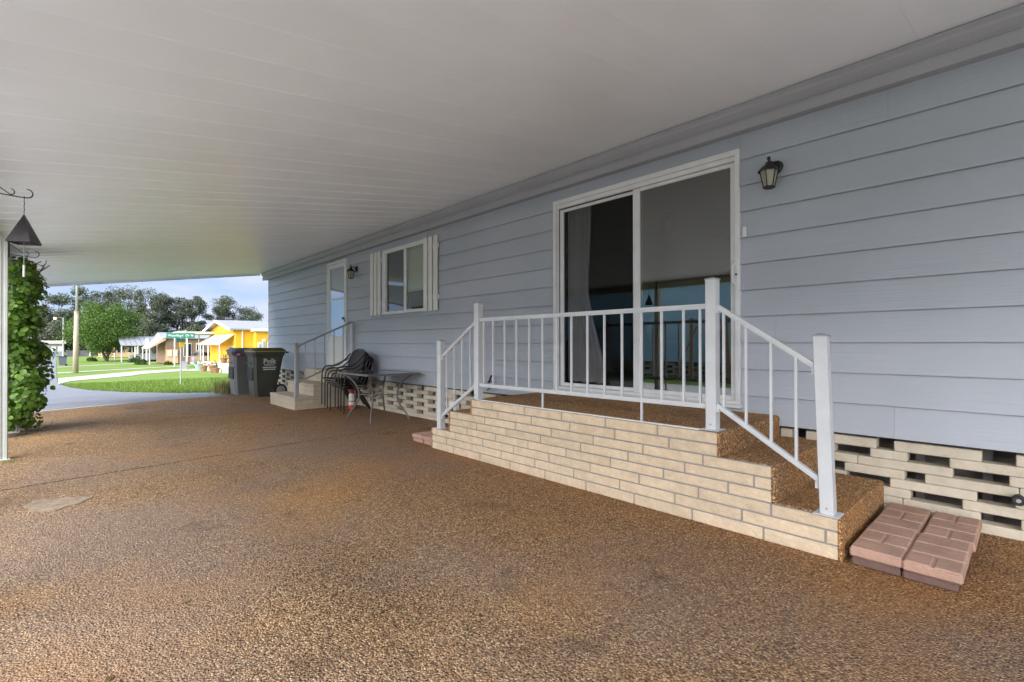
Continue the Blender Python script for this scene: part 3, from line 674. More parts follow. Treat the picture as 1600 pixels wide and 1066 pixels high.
# ------------------------------------------------------------------ far steps and rail
fs = empty('entry_steps', (-.55, 9.2, 0), label='three beige block steps leading up to the storm door', cat='steps')
fo = Vector(fs.location)
def fpart(mb, name, m, **k):
    o = mb.build(name, M_[m], fs, **k); o.location = -fo; return o
SX = [(-1.10, .215), (-.785, .43), (-.47, .645)]
for k, (x, t) in enumerate(SX):
    fpart(MB().bbox((x+.012, 8.542, t-.225), (-.005, 9.82, t-.05), .003), 'step_core', 'mortar')
    fpart(MB().bbox((x-.006, 8.526, t-.048), ((SX[k+1][0]+.02) if k < 2 else -.004, 9.84, t), .006), 'tread', 'farstep')
    if k < 2:
        xx = SX[k+1][0]+.022
        while xx < -.02: xe = min(xx+.26, -.008); fpart(MB().bbox((xx, 8.528, t-.048), (xe-.004, 8.541, t-.001), .003), 'face_block', 'farstep'); xx += .26
    for r in range(2):
        za = t-.213+r*.083; L = .9 if k == 2 else .44; y = 8.53
        zb = za+.080
        # front face: long smooth blocks
        for ya, yb in ((8.53, 8.97), (8.973, 9.40), (9.403, 9.836)) if r else ((8.53, 9.18), (9.183, 9.836)):
            fpart(MB().bbox((x, ya, za), (x+.012, yb, zb), .003), 'face_block', 'farstep')
        xx = x+.0135+(.10 if r else 0)
        if r: fpart(MB().bbox((x+.0135, 8.528, za), (xx-.003, 8.541, zb), .003), 'face_block', 'farstep')
        while xx < -.02:
            xe = min(xx+.21, -.008); fpart(MB().bbox((xx, 8.528, za), (xe-.004, 8.541, zb), .003), 'face_block', 'farstep'); xx += .21
fr = empty('entry_rail', (-.55, 8.6, .215), label='grey metal handrail on the near side of the block entry steps', cat='railing')
fro = Vector(fr.location)
def qpart(mb, name, m='railgrey', **k):
    o = mb.build(name, M_[m], fr, **k); o.location = -fro; return o
qpart(MB().bbox((-1.075, 8.575, .215), (-1.015, 8.635, 1.135), .004), 'newel_post'); qpart(MB().bbox((-1.08, 8.57, 1.135), (-1.01, 8.64, 1.15), .004), 'post_cap')
qpart(MB().bbox((-.075, 8.575, .645), (-.025, 8.625, 1.52), .004), 'newel_post', 'rail')
qpart(MB().tube([(-1.02, 8.605, 1.03), (-1.0, 8.605, 1.09), (-.95, 8.605, 1.13), (-.08, 8.605, 1.52), (-.02, 8.605, 1.52)], .016), 'handrail')
qpart(MB().bar((-1.02, 8.605, .47), (-.06, 8.605, .885), .025, .03), 'rail_bar')
for x in (-.9, -.73, -.56, -.39, -.22): qpart(MB().bar((x, 8.605, .47+(x+1.02)*.432), (x, 8.605, 1.115+(x+.97)*.45), .013, .013), 'baluster')

# ------------------------------------------------------------------ wall lanterns
def lantern(y, z, label, s=1.0):
    o = empty('wall_lantern', (0, y, z), label=label, cat='wall lamp', group='black carriage lanterns on the wall')
    X = -.125*s
    mb = MB(); mb.lathe([(.0, -.035), (.045*s, -.033), (.058*s, -.02), (.06*s, -.012)], (0, -.015, .045*s), 24, 0); mb.build('back_plate', M_['black'], o, smooth=True)
    MB().tube([(-.03, -.01, .05*s), (-.07*s, 0, .085*s), (X, 0, .07*s)], .011*s).build('arm', M_['black'], o, smooth=True)
    n = 6; rf = MB()
    pr = [(.078*s, 0), (.086*s, -.012*s), (.088*s, -.006*s), (.052*s, .035*s), (.03*s, .052*s), (.026*s, .066*s), (.012*s, .074*s), (.008*s, .086*s), (.016*s, .098*s), (.013*s, .112*s), (.002*s, .12*s)]
    rf.lathe(pr, (X, 0, 0), 6); rf.build('roof', M_['black'], o)
    g = MB(); g.lathe([(.040*s, -.135*s), (.0675*s, -.004*s)], (X, 0, 0), 6); g.build('glass_shade', M_['lampglass'], o)
    c = MB()
    for k in range(6):
        a = 2*pi*k/6; c.bar((X+.042*s*cos(a), .042*s*sin(a), -.138*s), (X+.070*s*cos(a), .070*s*sin(a), 0), .007*s, .007*s)
    c.lathe([(.044*s, -.148*s), (.048*s, -.142*s), (.046*s, -.134*s)], (X, 0, 0), 6); c.build('cage', M_['black'], o)
    return o
lantern(1.34, 2.430, 'black lantern with frosted shade on the siding, just right of the sliding door', .9)
lantern(8.50, 2.465, 'small black lantern on the siding, beside the far storm door', .95)

# ------------------------------------------------------------------ patio table and chairs
tb = empty('patio_table', (-.50, 6.73, 0), label='low rectangular metal patio table with curved legs, in front of the stacked chairs', cat='table')
def crv(*p): 
    out = []; P = [Vector(q) for q in p]; P = [P[0]]+P+[P[-1]]
    for i in range(1, len(P)-2):
        for j in range(6):
            t = j/6; a, b, c, d = P[i-1:i+3]
            out.append(.5*((2*b)+(c-a)*t+(2*a-5*b+4*c-d)*t*t+(3*b-a-3*c+d)*t*t*t))
    out.append(P[-1]); return out
part(MB().bbox((-.385, -.50, .690), (.385, .50, .700), .004), 'tabletop', 'tabletop', tb)
rimm = MB()
for p, q in (((-.40, -.515), (.40, -.515)), ((.40, -.515), (.40, .515)), ((.40, .515), (-.40, .515)), ((-.40, .515), (-.40, -.515))): rimm.bar((*p, .692), (*q, .692), .03, .026)
part(rimm, 'rim', 'table', tb)
for sx in (-1, 1):
    for sy in (-1, 1):
        part(MB().tube(crv((sx*.36, sy*.46, .685), (sx*.33, sy*.38, .66), (sx*.25, sy*.27, .55), (sx*.20, sy*.22, .40), (sx*.215, sy*.24, .25), (sx*.28, sy*.33, .10), (sx*.31, sy*.385, .0)), .0125), 'leg', 'table', tb, smooth=True)
part(MB().tube([(-.205, -.225, .36), (.205, .225, .36)], .009), 'stretcher', 'table', tb); part(MB().tube([(-.205, .225, .365), (.205, -.225, .365)], .009), 'stretcher', 'table', tb)

CHL = ['lowest black sling patio chair of the stack, its feet on the driveway', 'second patio chair from the bottom of the black stack',
       'third patio chair from the bottom of the black stack', 'topmost black patio chair of the stack, with a rounded mesh back']
def make_chair():
    o = empty('patio_chair', cat='chair', group='stacked patio chairs')
    for s in (-1, 1):
        y = s*.27
        part(MB().tube(crv((0, y, 0), (.0, y, .25), (.005, y, .50), (.03, y, .60), (.10, y, .635), (.24, y, .64), (.33, y, .675), (.42, y, .75), (.50, y*.95, .84)), .0115), 'side_frame', 'chair', o, smooth=True)
        part(MB().tube([(.02, y*.9, .44), (.26, y*.9, .425), (.44, y*.9, .40)], .010), 'seat_rail', 'chair', o)
        part(MB().tube([(.22, y, .43), (.36, y, .22), (.49, y, .0)], .0115), 'leg', 'chair', o)
        part(MB().tube([(0, y, .435), (.06, y*.9, .438)], .009), 'bracket', 'chair', o)
    part(MB().tube([(.005, -.27, .425), (.005, .27, .425)], .010), 'crossbar', 'table', o)
    part(MB().tube(crv((.38, .25, .40), (.44, .26, .55), (.49, .265, .75), (.53, .22, .86), (.55, .10, .905), (.552, 0, .91), (.55, -.10, .905), (.53, -.22, .86), (.49, -.265, .75), (.44, -.26, .55), (.38, -.25, .40)), .0115), 'back_frame', 'chair', o, smooth=True)
    v = []; f = []; rows = [(.40, .42, .24), (.44, .55, .25), (.475, .68, .255), (.50, .77, .25), (.53, .85, .215), (.548, .895, .11)]
    for (x, z, w2) in rows:
        for j in range(7): t = j/6*2-1; v.append((x+.02*(1-t*t), t*w2, z))
    for i in range(len(rows)-1):
        for j in range(6): a = i*7+j; f.append((a, a+1, a+8, a+7))
    link('back_sling', MB().add(v, f).raw(), M_['sling'], o, smooth=True)
    v = []; f = []
    for x, z in ((.01, .445), (.10, .43), (.25, .41), (.42, .405)):
        for j in range(7): t = j/6*2-1; v.append((x, t*.24, z-.015*(1-t*t)))
    for i in range(3):
        for j in range(6): a = i*7+j; f.append((a, a+1, a+8, a+7))
    sl = MB().add(v, f); v2 = [(p[0], p[1], p[2]-.03) for p in v]; sl.add(v2, f); link('seat_sling', sl.raw(), M_['seat'], o)
    return o
def copy_tree(o, parent=None):
    c = o.copy(); COL.objects.link(c); c.parent = parent
    for ch in o.children: copy_tree(ch, c)
    return c
ch0 = make_chair()
for k in range(4):
    o = ch0 if k == 0 else copy_tree(ch0); o.location = (-.665-.047*k, 7.83+(.006 if k % 2 else -.004), .042*k); o['label'] = CHL[k]

# red and white bottle between steps and table
bt = empty('bottle', (-.30, 8.06, 0), label='red and white bottle standing behind the stacked chairs', cat='bottle')
part(MB().lathe([(.052, 0), (.056, .01), (.056, .07)], n=20), 'base', 'redprint', bt, smooth=False)
part(MB().lathe([(.0555, .07), (.0555, .24), (.045, .27)], n=20), 'body', 'whiteprint', bt)
part(MB().lathe([(.057, .13), (.057, .145)], n=20), 'label_band', 'redprint', bt)
part(MB().lathe([(.045, .27), (.038, .29), (.036, .34), (.03, .345)], n=20), 'cap', 'redprint', bt)

# ------------------------------------------------------------------ wall hardware
pb = empty('pipe_box', (-.04, 5.80, 0), label='white pipe and little box on the block skirt between table and porch', cat='pipe')
part(MB().tube([(0, 0, .02), (0, 0, .36), (-.02, 0, .40), (.03, 0, .42)], .018), 'pipe', 'white', pb, smooth=True)
part(MB().bbox((-.045, -.46, .14), (.03, -.32, .34), .006), 'box', 'white', pb); part(MB().tube([(0, -.33, .20), (0, .0, .20)], .012), 'elbow', 'white', pb)
part(MB().bbox((-.05, -.42, .20), (-.044, -.36, .27), .002), 'dial', 'black', pb)
fb = empty('hose_tap', (-.06, 4.66, .60), label='grey hose tap with lever on the siding just past the far porch post', cat='tap')
part(MB().tube([(.045, 0, .06), (-.03, 0, .05), (-.06, -.03, -.02)], .016), 'spout', 'railgrey', fb, smooth=True)
part(MB().bar((-.02, -.02, .04), (-.06, -.12, .14), .02, .014), 'lever', 'black', fb); part(MB().bar((-.05, -.02, -.05), (-.06, -.16, .06), .035, .02), 'bracket', 'railgrey', fb)
pc = empty('pipe_stub', (-.01, .055, .245), label='round black pipe cap sticking out of the block skirt at the right edge', cat='pipe')
part(MB().lathe([(.024, -.055), (.029, -.05), (.029, -.02), (.022, -.018), (.022, .05)], n=20, ax=0), 'pipe', 'blackplastic', pc); part(MB().lathe([(.010, -.06), (.012, -.054)], n=12, ax=0), 'plug', 'railgrey', pc)

# ------------------------------------------------------------------ hanging things on the posts
def hook(y, z, x0, x1, label, curl=.035):
    o = empty('plant_hook', (x0, y, z), label=label, cat='hook', group='black wrought hooks on the carport posts')
    L = x1-x0
    a = [(0, 0, 0)]+[(L*t, 0, -.012*t) for t in (.3, .6, .85)]
    c = [(L+curl*.9*cos(-pi/2+i*.35)-.0, 0, curl-.012+curl*.9*sin(-pi/2+i*.35)) for i in range(10)]
    part(MB().tube(a+c, .0042, 6), 'arm', 'black', o)
    part(MB().tube([(0, 0, .10), (L*.3, 0, .055), (L*.62, 0, 0)]+[(L*.62+.022*sin(i*.5), 0, .02-.022*cos(i*.5)) for i in range(7)], .0035, 6), 'brace', 'black', o)
    part(MB().bbox((-.012, -.012, -.03), (-.002, .012, .12), .002), 'plate', 'black', o); return o
hook(4.96, 2.205, -4.405, -4.185, 'black scroll hook holding the hanging pyramid, upper left')
hook(6.93, 2.03, -4.375, -4.20, 'small black scroll hook on the near fluted post, below the pyramid')
hook(8.95, 2.13, -4.40, -4.20, 'black scroll hook poking out above the vine')
wc = empty('wind_chime', (-4.20, 4.99, 1.87), label='dark metal pyramid hanging by a chain from the upper hook', cat='wind chime')
r = .102; base = [(r*cos(a), r*sin(a), 0) for a in (R(20), R(110), R(200), R(290))]
pym = MB(); pym.add(base+[(0, 0, .215)], [(0, 1, 4), (1, 2, 4), (2, 3, 4), (3, 0, 4)]); pym.add([(p[0]*.93, p[1]*.93, -.004) for p in base]+[(0, 0, .19)], [(0, 4, 1), (1, 4, 2), (2, 4, 3), (3, 4, 0)])
o = link('shade', pym.raw(), M_['pyramid'], wc)
cn = MB()
for i in range(6): cn.tube([(0, 0, .215+i*.021), (.003 if i % 2 else 0, 0 if i % 2 else .003, .215+i*.021+.012), (0, 0, .215+i*.021+.023)], .0025, 5)
part(cn, 'chain', 'black', wc); part(MB().tube([(0, 0, .19), (0, 0, -.20)], .0018, 5), 'cord', 'railgrey', wc)
part(MB().tube([(0, 0, -.16), (0, 0, -.245)], .007, 8), 'clapper', 'white', wc)

# ------------------------------------------------------------------ climbing vine
def leaf_mesh(n=9, fold=.12):
    v = [(0, 0, 0)]; 
    for i in range(n):
        a = 2*pi*i/n; r = .5*(1+.08*cos(a*2)-.12*(i == 0)); v.append((r*cos(a)+.5, r*sin(a), fold*abs(sin(a))-.06*cos(a)))
    v[0] = (.5, 0, -.02)
    return v, [(0, 1+i, 1+(i+1) % n) for i in range(n)]
lv, lf = leaf_mesh()
vine = empty('climbing_vine', (-4.45, 9.2, 0), label='tall leafy green vine climbing the carport post at the left', cat='vine')
lme = MB().add(lv, lf).raw(); lme.materials.append(M_['vine']); lme.polygons.foreach_set('use_smooth', [True]*len(lme.polygons))
rv = random.Random(11); pts = []
clumps = []
for i in range(104):
    z = .14+2.02*((i*.618034) % 1); wdt = .36 if .5 < z < 1.75 else .27
    clumps.append((Vector((-4.40+rv.uniform(-.25, .17)*(1 if z > .3 else .6), 8.86+rv.uniform(-.34, .55), z)), rv.uniform(.12, .20)*(wdt/.36)))
for c, r_ in clumps:
    for _ in range(70):
        d = Vector((rv.gauss(0, 1), rv.gauss(0, 1), rv.gauss(0, 1))).normalized()*r_*rv.uniform(.55, 1.05)
        p = c+d
        if p.z < .05 or p.x < -4.9: continue
        pts.append((p, d))
camp = Vector((-4, 0, 1.136)); pts.sort(key=lambda q: (q[0]-camp).length)
def leafrot(d):
    n_ = (d.normalized()+Vector((rv.uniform(-.5, .5), rv.uniform(-.9, .1), rv.uniform(.1, .9)))).normalized()
    return n_.to_track_quat('Z', 'X').to_matrix()@Matrix.Rotation(rv.uniform(0, 6.28), 3, 'Z')
near = pts[:290]; rest = pts[290:]; rv.shuffle(rest)
for p, d in near:
    o = link('leaf', lme, None, vine); sz = rv.uniform(.032, .074); m3 = leafrot(d).to_4x4(); m3.translation = p-Vector(vine.location); o.matrix_local = m3@Matrix.Scale(sz, 4)
mb = MB()
for p, d in rest:
    m3 = leafrot(d); sz = rv.uniform(.03, .072); mb.add([m3@(Vector(q)*sz)+p-Vector(vine.location) for q in lv], lf)
o = link('foliage', mb.raw(), M_['vine'], vine, smooth=True); o['kind'] = 'stuff'
st = MB()
for i in range(9):
    x, y = rv.uniform(-.12, .12), rv.uniform(-.2, .3); path = [(x, y, 0)]
    for j in range(7): path.append((x+rv.uniform(-.12, .12)+.03*j*rv.uniform(-1, 1), y+rv.uniform(-.1, .1), .32*(j+1)))
    st.tube([tuple(v_) for v_ in crv(*path)], .007, 5)
st.tube(crv((.05, .1, 2.1), (.18, .0, 2.22), (.27, 0, 2.2), (.30, 0, 2.28)), .004, 5)
part(st, 'stem', 'bark', vine, kind='stuff')

# ------------------------------------------------------------------ wheeled bins
def text_mesh(s, size, align='CENTER', bold=.0):
    c = bpy.data.curves.new('t', 'FONT'); c.body = s; c.size = size; c.align_x = align; c.extrude = .0015; c.offset = bold
    o = bpy.data.objects.new('t', c); COL.objects.link(o); bpy.context.view_layer.update()
    me = bpy.data.meshes.new_from_object(o.evaluated_get(bpy.context.evaluated_depsgraph_get())); bpy.data.objects.remove(o); me.materials.clear(); return me
def bin_(x, y, label, mbody, mlid, rim):
    o = empty('wheeled_bin', (x, y, 0), label=label, cat='trash cart')
    # local: front towards -x, wheels at +x; footprint 0..0.58 in x, 0..0.58 in y
    def ring(x0, x1, y0, y1, z, c=.05):
        return [(x0+c, y0, z), (x1-c, y0, z), (x1, y0+c, z), (x1, y1-c, z), (x1-c, y1, z), (x0+c, y1, z), (x0, y1-c, z), (x0, y0+c, z)]
    rs = [ring(.05, .42, .06, .52, 0), ring(.03, .46, .05, .53, .12), ring(.02, .50, .04, .54, .30), ring(0, .60, .01, .57, .86), ring(-.005, .615, .0, .58, .87), ring(-.03, .63, -.02, .60, .93), ring(-.03, .63, -.02, .60, .965)]
    v = [p for q in rs for p in q]; f = [tuple(range(7, -1, -1))]
    for i in range(len(rs)-1):
        for k in range(8): f.append((i*8+k, i*8+(k+1) % 8, (i+1)*8+(k+1) % 8, (i+1)*8+k))
    f.append(tuple(len(v)-8+k for k in range(8)))
    MB().add(v, f).build('body', M_[mbody], o)
    l = [ring(-.045, .65, -.03, .61, .967, .06), ring(-.045, .65, -.03, .61, .995, .06), ring(.03, .60, .04, .54, 1.045, .08)]
    v = [p for q in l for p in q]; f = [tuple(range(7, -1, -1)), tuple(range(16, 24))]
    for i in range(2):
        for k in range(8): f.append((i*8+k, i*8+(k+1) % 8, (i+1)*8+(k+1) % 8, (i+1)*8+k))
    MB().add(v, f).build('lid', M_[mlid], o)
    if rim: MB().prism([(q[0]*1.012-.004, q[1]*1.012-.003) for q in l[0]], lambda p, t: (p[0], p[1], t), .962, .984).build('lid_rim', M_[rim], o)
    MB().tube([(.66, .05, .93), (.72, .08, .95), (.72, .50, .95), (.66, .53, .93)], .014).build('handle', M_[mbody], o)
    for yy in (-.015, .54):
        w_ = empty('wheel'); w_.parent = o; w_.location = (.53, yy, .13)
        MB().lathe([(.125, 0), (.13, .01), (.13, .045), (.125, .055)], n=24, ax=1).build('tyre', M_['tyre'], w_)
        hb = MB().lathe([(.09, -.004), (.094, .004)], n=24, ax=1)
        for k in range(6): a = k*pi/3; hb.bar((0, -.01, 0), (.085*cos(a), -.008, .085*sin(a)), .03, .012)
        hb.build('hub', M_['railgrey'], w_)
    MB().bbox((-.012, .10, .35), (.03, .48, .62), .01).build('front_recess', M_['blackplastic'], o)
    MB().tube([(-.03, .10, .72), (-.03, .48, .72)], .012).build('lift_bar', M_[mbody], o)
    return o
b1 = bin_(-1.03, 11.16, 'dark olive wheeled trash cart with yellow lid rim and white county lettering', 'bin1', 'bin1', 'binlid')
b2 = bin_(-1.20, 12.02, 'grey wheeled cart with a red, white and blue sticker, behind the dark one', 'bin2', 'bin2', None)
fin_rot = Matrix.Rotation(R(90), 4, 'X')
slope_ = math.atan2(.03, .56)
def onbin(par, s, size, x, z, m='whiteprint', bold=0):
    me = text_mesh(s, size, 'CENTER', bold); o = link('lettering', me, M_[m], par)
    yb = .04-(z-.30)/.56*.03
    o.matrix_local = Matrix.Translation((x, yb-.006, z))@Matrix.Rotation(R(90)+slope_, 4, 'X'); return o
onbin(b1, 'Polk', .145, .31, .715, bold=.002); onbin(b1, 'COUNTY', .052, .31, .665, bold=.001)
for zz, segs in ((.628, ((.17, .275), (.282, .35), (.357, .44))), (.585, ((.185, .295), (.303, .43)))):   # two lines of print too small to read
    for a, b in segs:
        yb = .04-(zz-.30)/.56*.03
        MB().box((a, yb-.0045, zz-.011), (b, yb-.002, zz+.011)).build('print_line', M_['whiteprint'], b1)
for z, m, w_ in ((.88, 'redprint', (-.01, .14)), (.915, 'blueprint', (-.01, .13))):
    part(MB().bbox((w_[0], -.028, z), (w_[1], -.021, z+.045), .001), 'sticker', m, b2)
    part(MB().bbox((-.037, .01, z), (-.031, .16, z+.045), .001), 'sticker', m, b2)
part(MB().bbox((.05, -.032, .888), (.10, -.027, .918), .001), 'sticker', 'whiteprint', b2)

# ------------------------------------------------------------------ street furniture
sg = empty('street_sign', (-.93, 20.38, gz(20.38)), label='green street-name sign on a thin grey pole at the lawn corner', cat='street sign')
H = 1.63
part(MB().tube([(0, 0, 0), (0, 0, H+.03)], .022, 10), 'pole', 'polegrey', sg)
sb = MB().bbox((-.42, -.012, H-.02), (.42, .012, H+.16), .004).build('name_blade', M_['signgreen'], sg); sb.rotation_euler = (0, 0, R(-20))
tm = link('lettering', text_mesh('Woodland  Dr N', .108, 'CENTER', .001), M_['whiteprint'], sb); tm.matrix_local = Matrix.Translation((0, -.016, H+.035))@Matrix.Rotation(R(90), 4, 'X')
s2 = MB().bbox((-.40, -.010, H-.16), (.40, .010, H-.025), .004).build('name_blade', M_['signgreen'], sg); s2.rotation_euler = (0, 0, R(62))
part(MB().bbox((-.05, -.03, H-.34), (.12, -.02, H-.17), .003), 'yellow_tab', 'signyellow', sg)
ub = empty('utility_box', (3.2, 46.5, -.93), label='dark metal utility box standing by the pale path before the yellow house', cat='utility box')
part(MB().bbox((-.21, -.2, 0), (.21, .2, .62), .02), 'cabinet', 'greywall', ub); part(MB().bbox((-.23, -.22, .62), (.23, .22, .66), .01), 'lid', 'greywall', ub); part(MB().bbox((-.215, -.205, -.02), (.215, .205, .06), .01), 'plinth', 'concrete', ub)
up = empty('utility_pole', (-3.25, 46.9, -.93), label='tall tan utility pole standing in the grass left of the lawn', cat='pole')
part(MB().tube([(0, 0, 0), (.05, 0, 4.4)], [.17, .125], 14), 'lower_shaft', 'polewood', up, smooth=True); part(MB().tube([(.05, 0, 4.4), (.10, 0, 9.5)], [.075, .055], 12), 'upper_shaft', 'polegrey', up, smooth=True)
part(MB().tube([(.05, 0, 4.25), (.05, 0, 4.42)], .14, 14), 'collar', 'polewood', up)
part(MB().tube([(.1, 0, 9.4), (-.6, 0, 9.8), (-1.3, 0, 9.9)], .04, 8), 'arm', 'polegrey', up)
sl = empty('street_lamp', (-3.80, 92, -.93), label='distant street lamp glowing orange, left of the tall pole', cat='street lamp')
part(MB().tube([(0, 0, 0), (0, 0, 5.75)], [.11, .07], 10), 'pole', 'polegrey', sl); part(MB().tube([(0, 0, 5.6), (-.3, -.1, 5.75), (-.75, -.2, 5.7)], .035, 6), 'arm', 'polegrey', sl)
part(MB().bbox((-1.05, -.35, 5.62), (-.65, -.05, 5.78), .04), 'lamp_head', 'polegrey', sl); part(MB().lathe([(.04, -.16), (.10, -.1), (.12, 0)], (-.85, -.2, 5.62), 12), 'lamp', 'lit', sl)
ct = empty('wheeled_bin', (-3.9, 63.2, -.93), label='small dark trash cart at the far kerb of the side street', cat='trash cart')
part(MB().add([(-.25,-.25,.06),(.25,-.25,.06),(.25,.25,.06),(-.25,.25,.06),(-.3,-.3,.82),(.3,-.3,.82),(.3,.3,.82),(-.3,.3,.82)], [(0,3,2,1),(4,5,6,7),(0,1,5,4),(1,2,6,5),(2,3,7,6),(3,0,4,7)]), 'body', 'purple', ct)
part(MB().bbox((-.33, -.33, .82), (.33, .33, .89), .02), 'lid', 'blackplastic', ct); part(MB().lathe([(.09, -.3), (.09, .3)], (.24, 0, .09), 12, 1), 'wheel', 'tyre', ct)

# ------------------------------------------------------------------ houses down the street
def windowp(par, a, b, fr='white', gl='carglass', bars=1):
    """window in an axis-aligned wall; a, b opposite corners, thin axis detected"""
    ax = min(range(3), key=lambda i: abs(b[i]-a[i])); 
    w = MB().bbox(a, b, .01).build('window', M_[fr], par)
    lo = [min(a[i], b[i]) for i in range(3)]; hi = [max(a[i], b[i]) for i in range(3)]; hz = [i for i in (0, 1) if i != ax][0]
    L = hi[hz]-lo[hz]; n = bars+1
    for k in range(n):
        p = list(lo); q = list(hi); p[hz] = lo[hz]+L*(k/n)+.05; q[hz] = lo[hz]+L*((k+1)/n)-.05; p[2] += .06; q[2] -= .06; p[ax] -= .015; q[ax] += .015
        MB().box(p, q).build('pane', M_[gl], w)
    return w
yh = empty('yellow_house', (5.4, 44.2, -.9), label='bright yellow house with white-trimmed gable and cream awning, right end of the street view', cat='house')
yo = Vector(yh.location)
def hp(root):
    off = Vector(root.location)
    def f(mb, name, m, **k):
        o = mb.build(name, M_[m], root, **k); o.location = -off; return o
    return f
f = hp(yh)
yA, yB, ze, zr = 40.0, 48.4, 2.22, 2.98; ym = 44.4
f(MB().prism([(yA, -.9), (yB, -.9), (yB, ze), (ym, zr-.12), (yA, ze)], lambda p, t: (t, p[0], p[1]), 5.4, 18), 'wall', 'yellow')
for sy, (a, b) in ((-1, (yA-.35, ym)), (1, (yB+.35, ym))):
    f(MB().prism([(a, ze-.06), (b, zr-.02), (b, zr+.06), (a, ze+.04)], lambda p, t: (t, p[0], p[1]), 4.95, 18.2), 'roof', 'metalroof')
    f(MB().prism([(a, ze-.16), (b, zr-.10), (b, zr+.075), (a, ze+.05)], lambda p, t: (t, p[0], p[1]), 4.90, 4.945), 'fascia', 'white')
f(MB().bbox((5.3, yA+.1, 1.98), (5.39, yB-.1, 2.10), .01), 'trim_band', 'yellow')
n_ = 20
for i in range(n_):
    a = 40.3+i*(47.9-40.3)/n_; b = 40.3+(i+1)*(47.9-40.3)/n_
    f(MB().prism([(5.39, 1.86), (4.4, 1.13), (4.4, 1.08), (5.39, 1.80)], lambda p, t: (p[0], t, p[1]), a, b-.02), 'awning_panel', 'cream')
f(MB().bar((4.43, 40.3, 1.08), (4.43, 47.9, 1.08), .05, .06), 'awning_rail', 'white')
for y in (40.6, 44.4, 46.2, 47.2): f(MB().tube([(4.5, y, -.35), (4.5, y, 1.07)], .035, 8), 'awning_post', 'white')
f(MB().bbox((4.4, 37.5, -.95), (5.39, 48.2, -.34), .02), 'patio', 'concrete'); f(MB().bbox((4.32, 37.4, -.95), (4.5, 46, -.24), .02), 'patio_wall', 'cream')
# side bump-out with its own roof and three windows
f(MB().bbox((6.55, 39.2, -.9), (9.5, 39.99, 2.05), .02), 'bay_wall', 'yellow'); f(MB().bbox((6.35, 38.95, 2.05), (9.7, 39.98, 2.25), .02), 'bay_fascia', 'white')
for i, x in enumerate((6.72, 7.02, 7.38)):
    fw = MB().bbox((x-.05, 39.15, .10 if i != 1 else .05), (x+.24, 39.195, 1.25 if i != 1 else 1.5), .02); w_ = f(fw, 'window', 'cream'); g_ = f(MB().box((x+.02, 39.13, .2), (x+.16, 39.16, 1.1 if i != 1 else 1.3)), 'pane', 'greywall'); 
    g_.parent = w_; g_.location = (0, 0, 0)
f(MB().tube([(5.85, 39.9, 2.15), (5.85, 39.93, 2.0), (5.85, 39.93, -.4)], .045, 8), 'downspout', 'white')
windowp(yh, tuple(Vector((5.36, 40.5, -.1))-yo), tuple(Vector((5.4, 41.6, .95))-yo), 'white', 'carglass')
# its flat carport
yc = empty('side_carport', (4.3, 49.3, -.9), label='flat cream carport roof over the parked silver car, left of the yellow house', cat='carport'); f = hp(yc)
f(MB().bbox((3.35, 46.6, 1.95), (7.6, 52.6, 2.14), .02), 'roof', 'cream'); f(MB().bbox((3.32, 46.55, 2.0), (3.4, 52.65, 2.2), .01), 'fascia', 'cream')
for x, y in ((3.45, 46.7), (3.45, 52.4), (5.3, 52.4)): f(MB().tube([(x, y, -.9), (x, y, 1.96)], .055, 8), 'post', 'white')
f(MB().bbox((6.2, 52.3, -.9), (7.6, 52.4, 1.95), .01), 'back_panel', 'greywall')

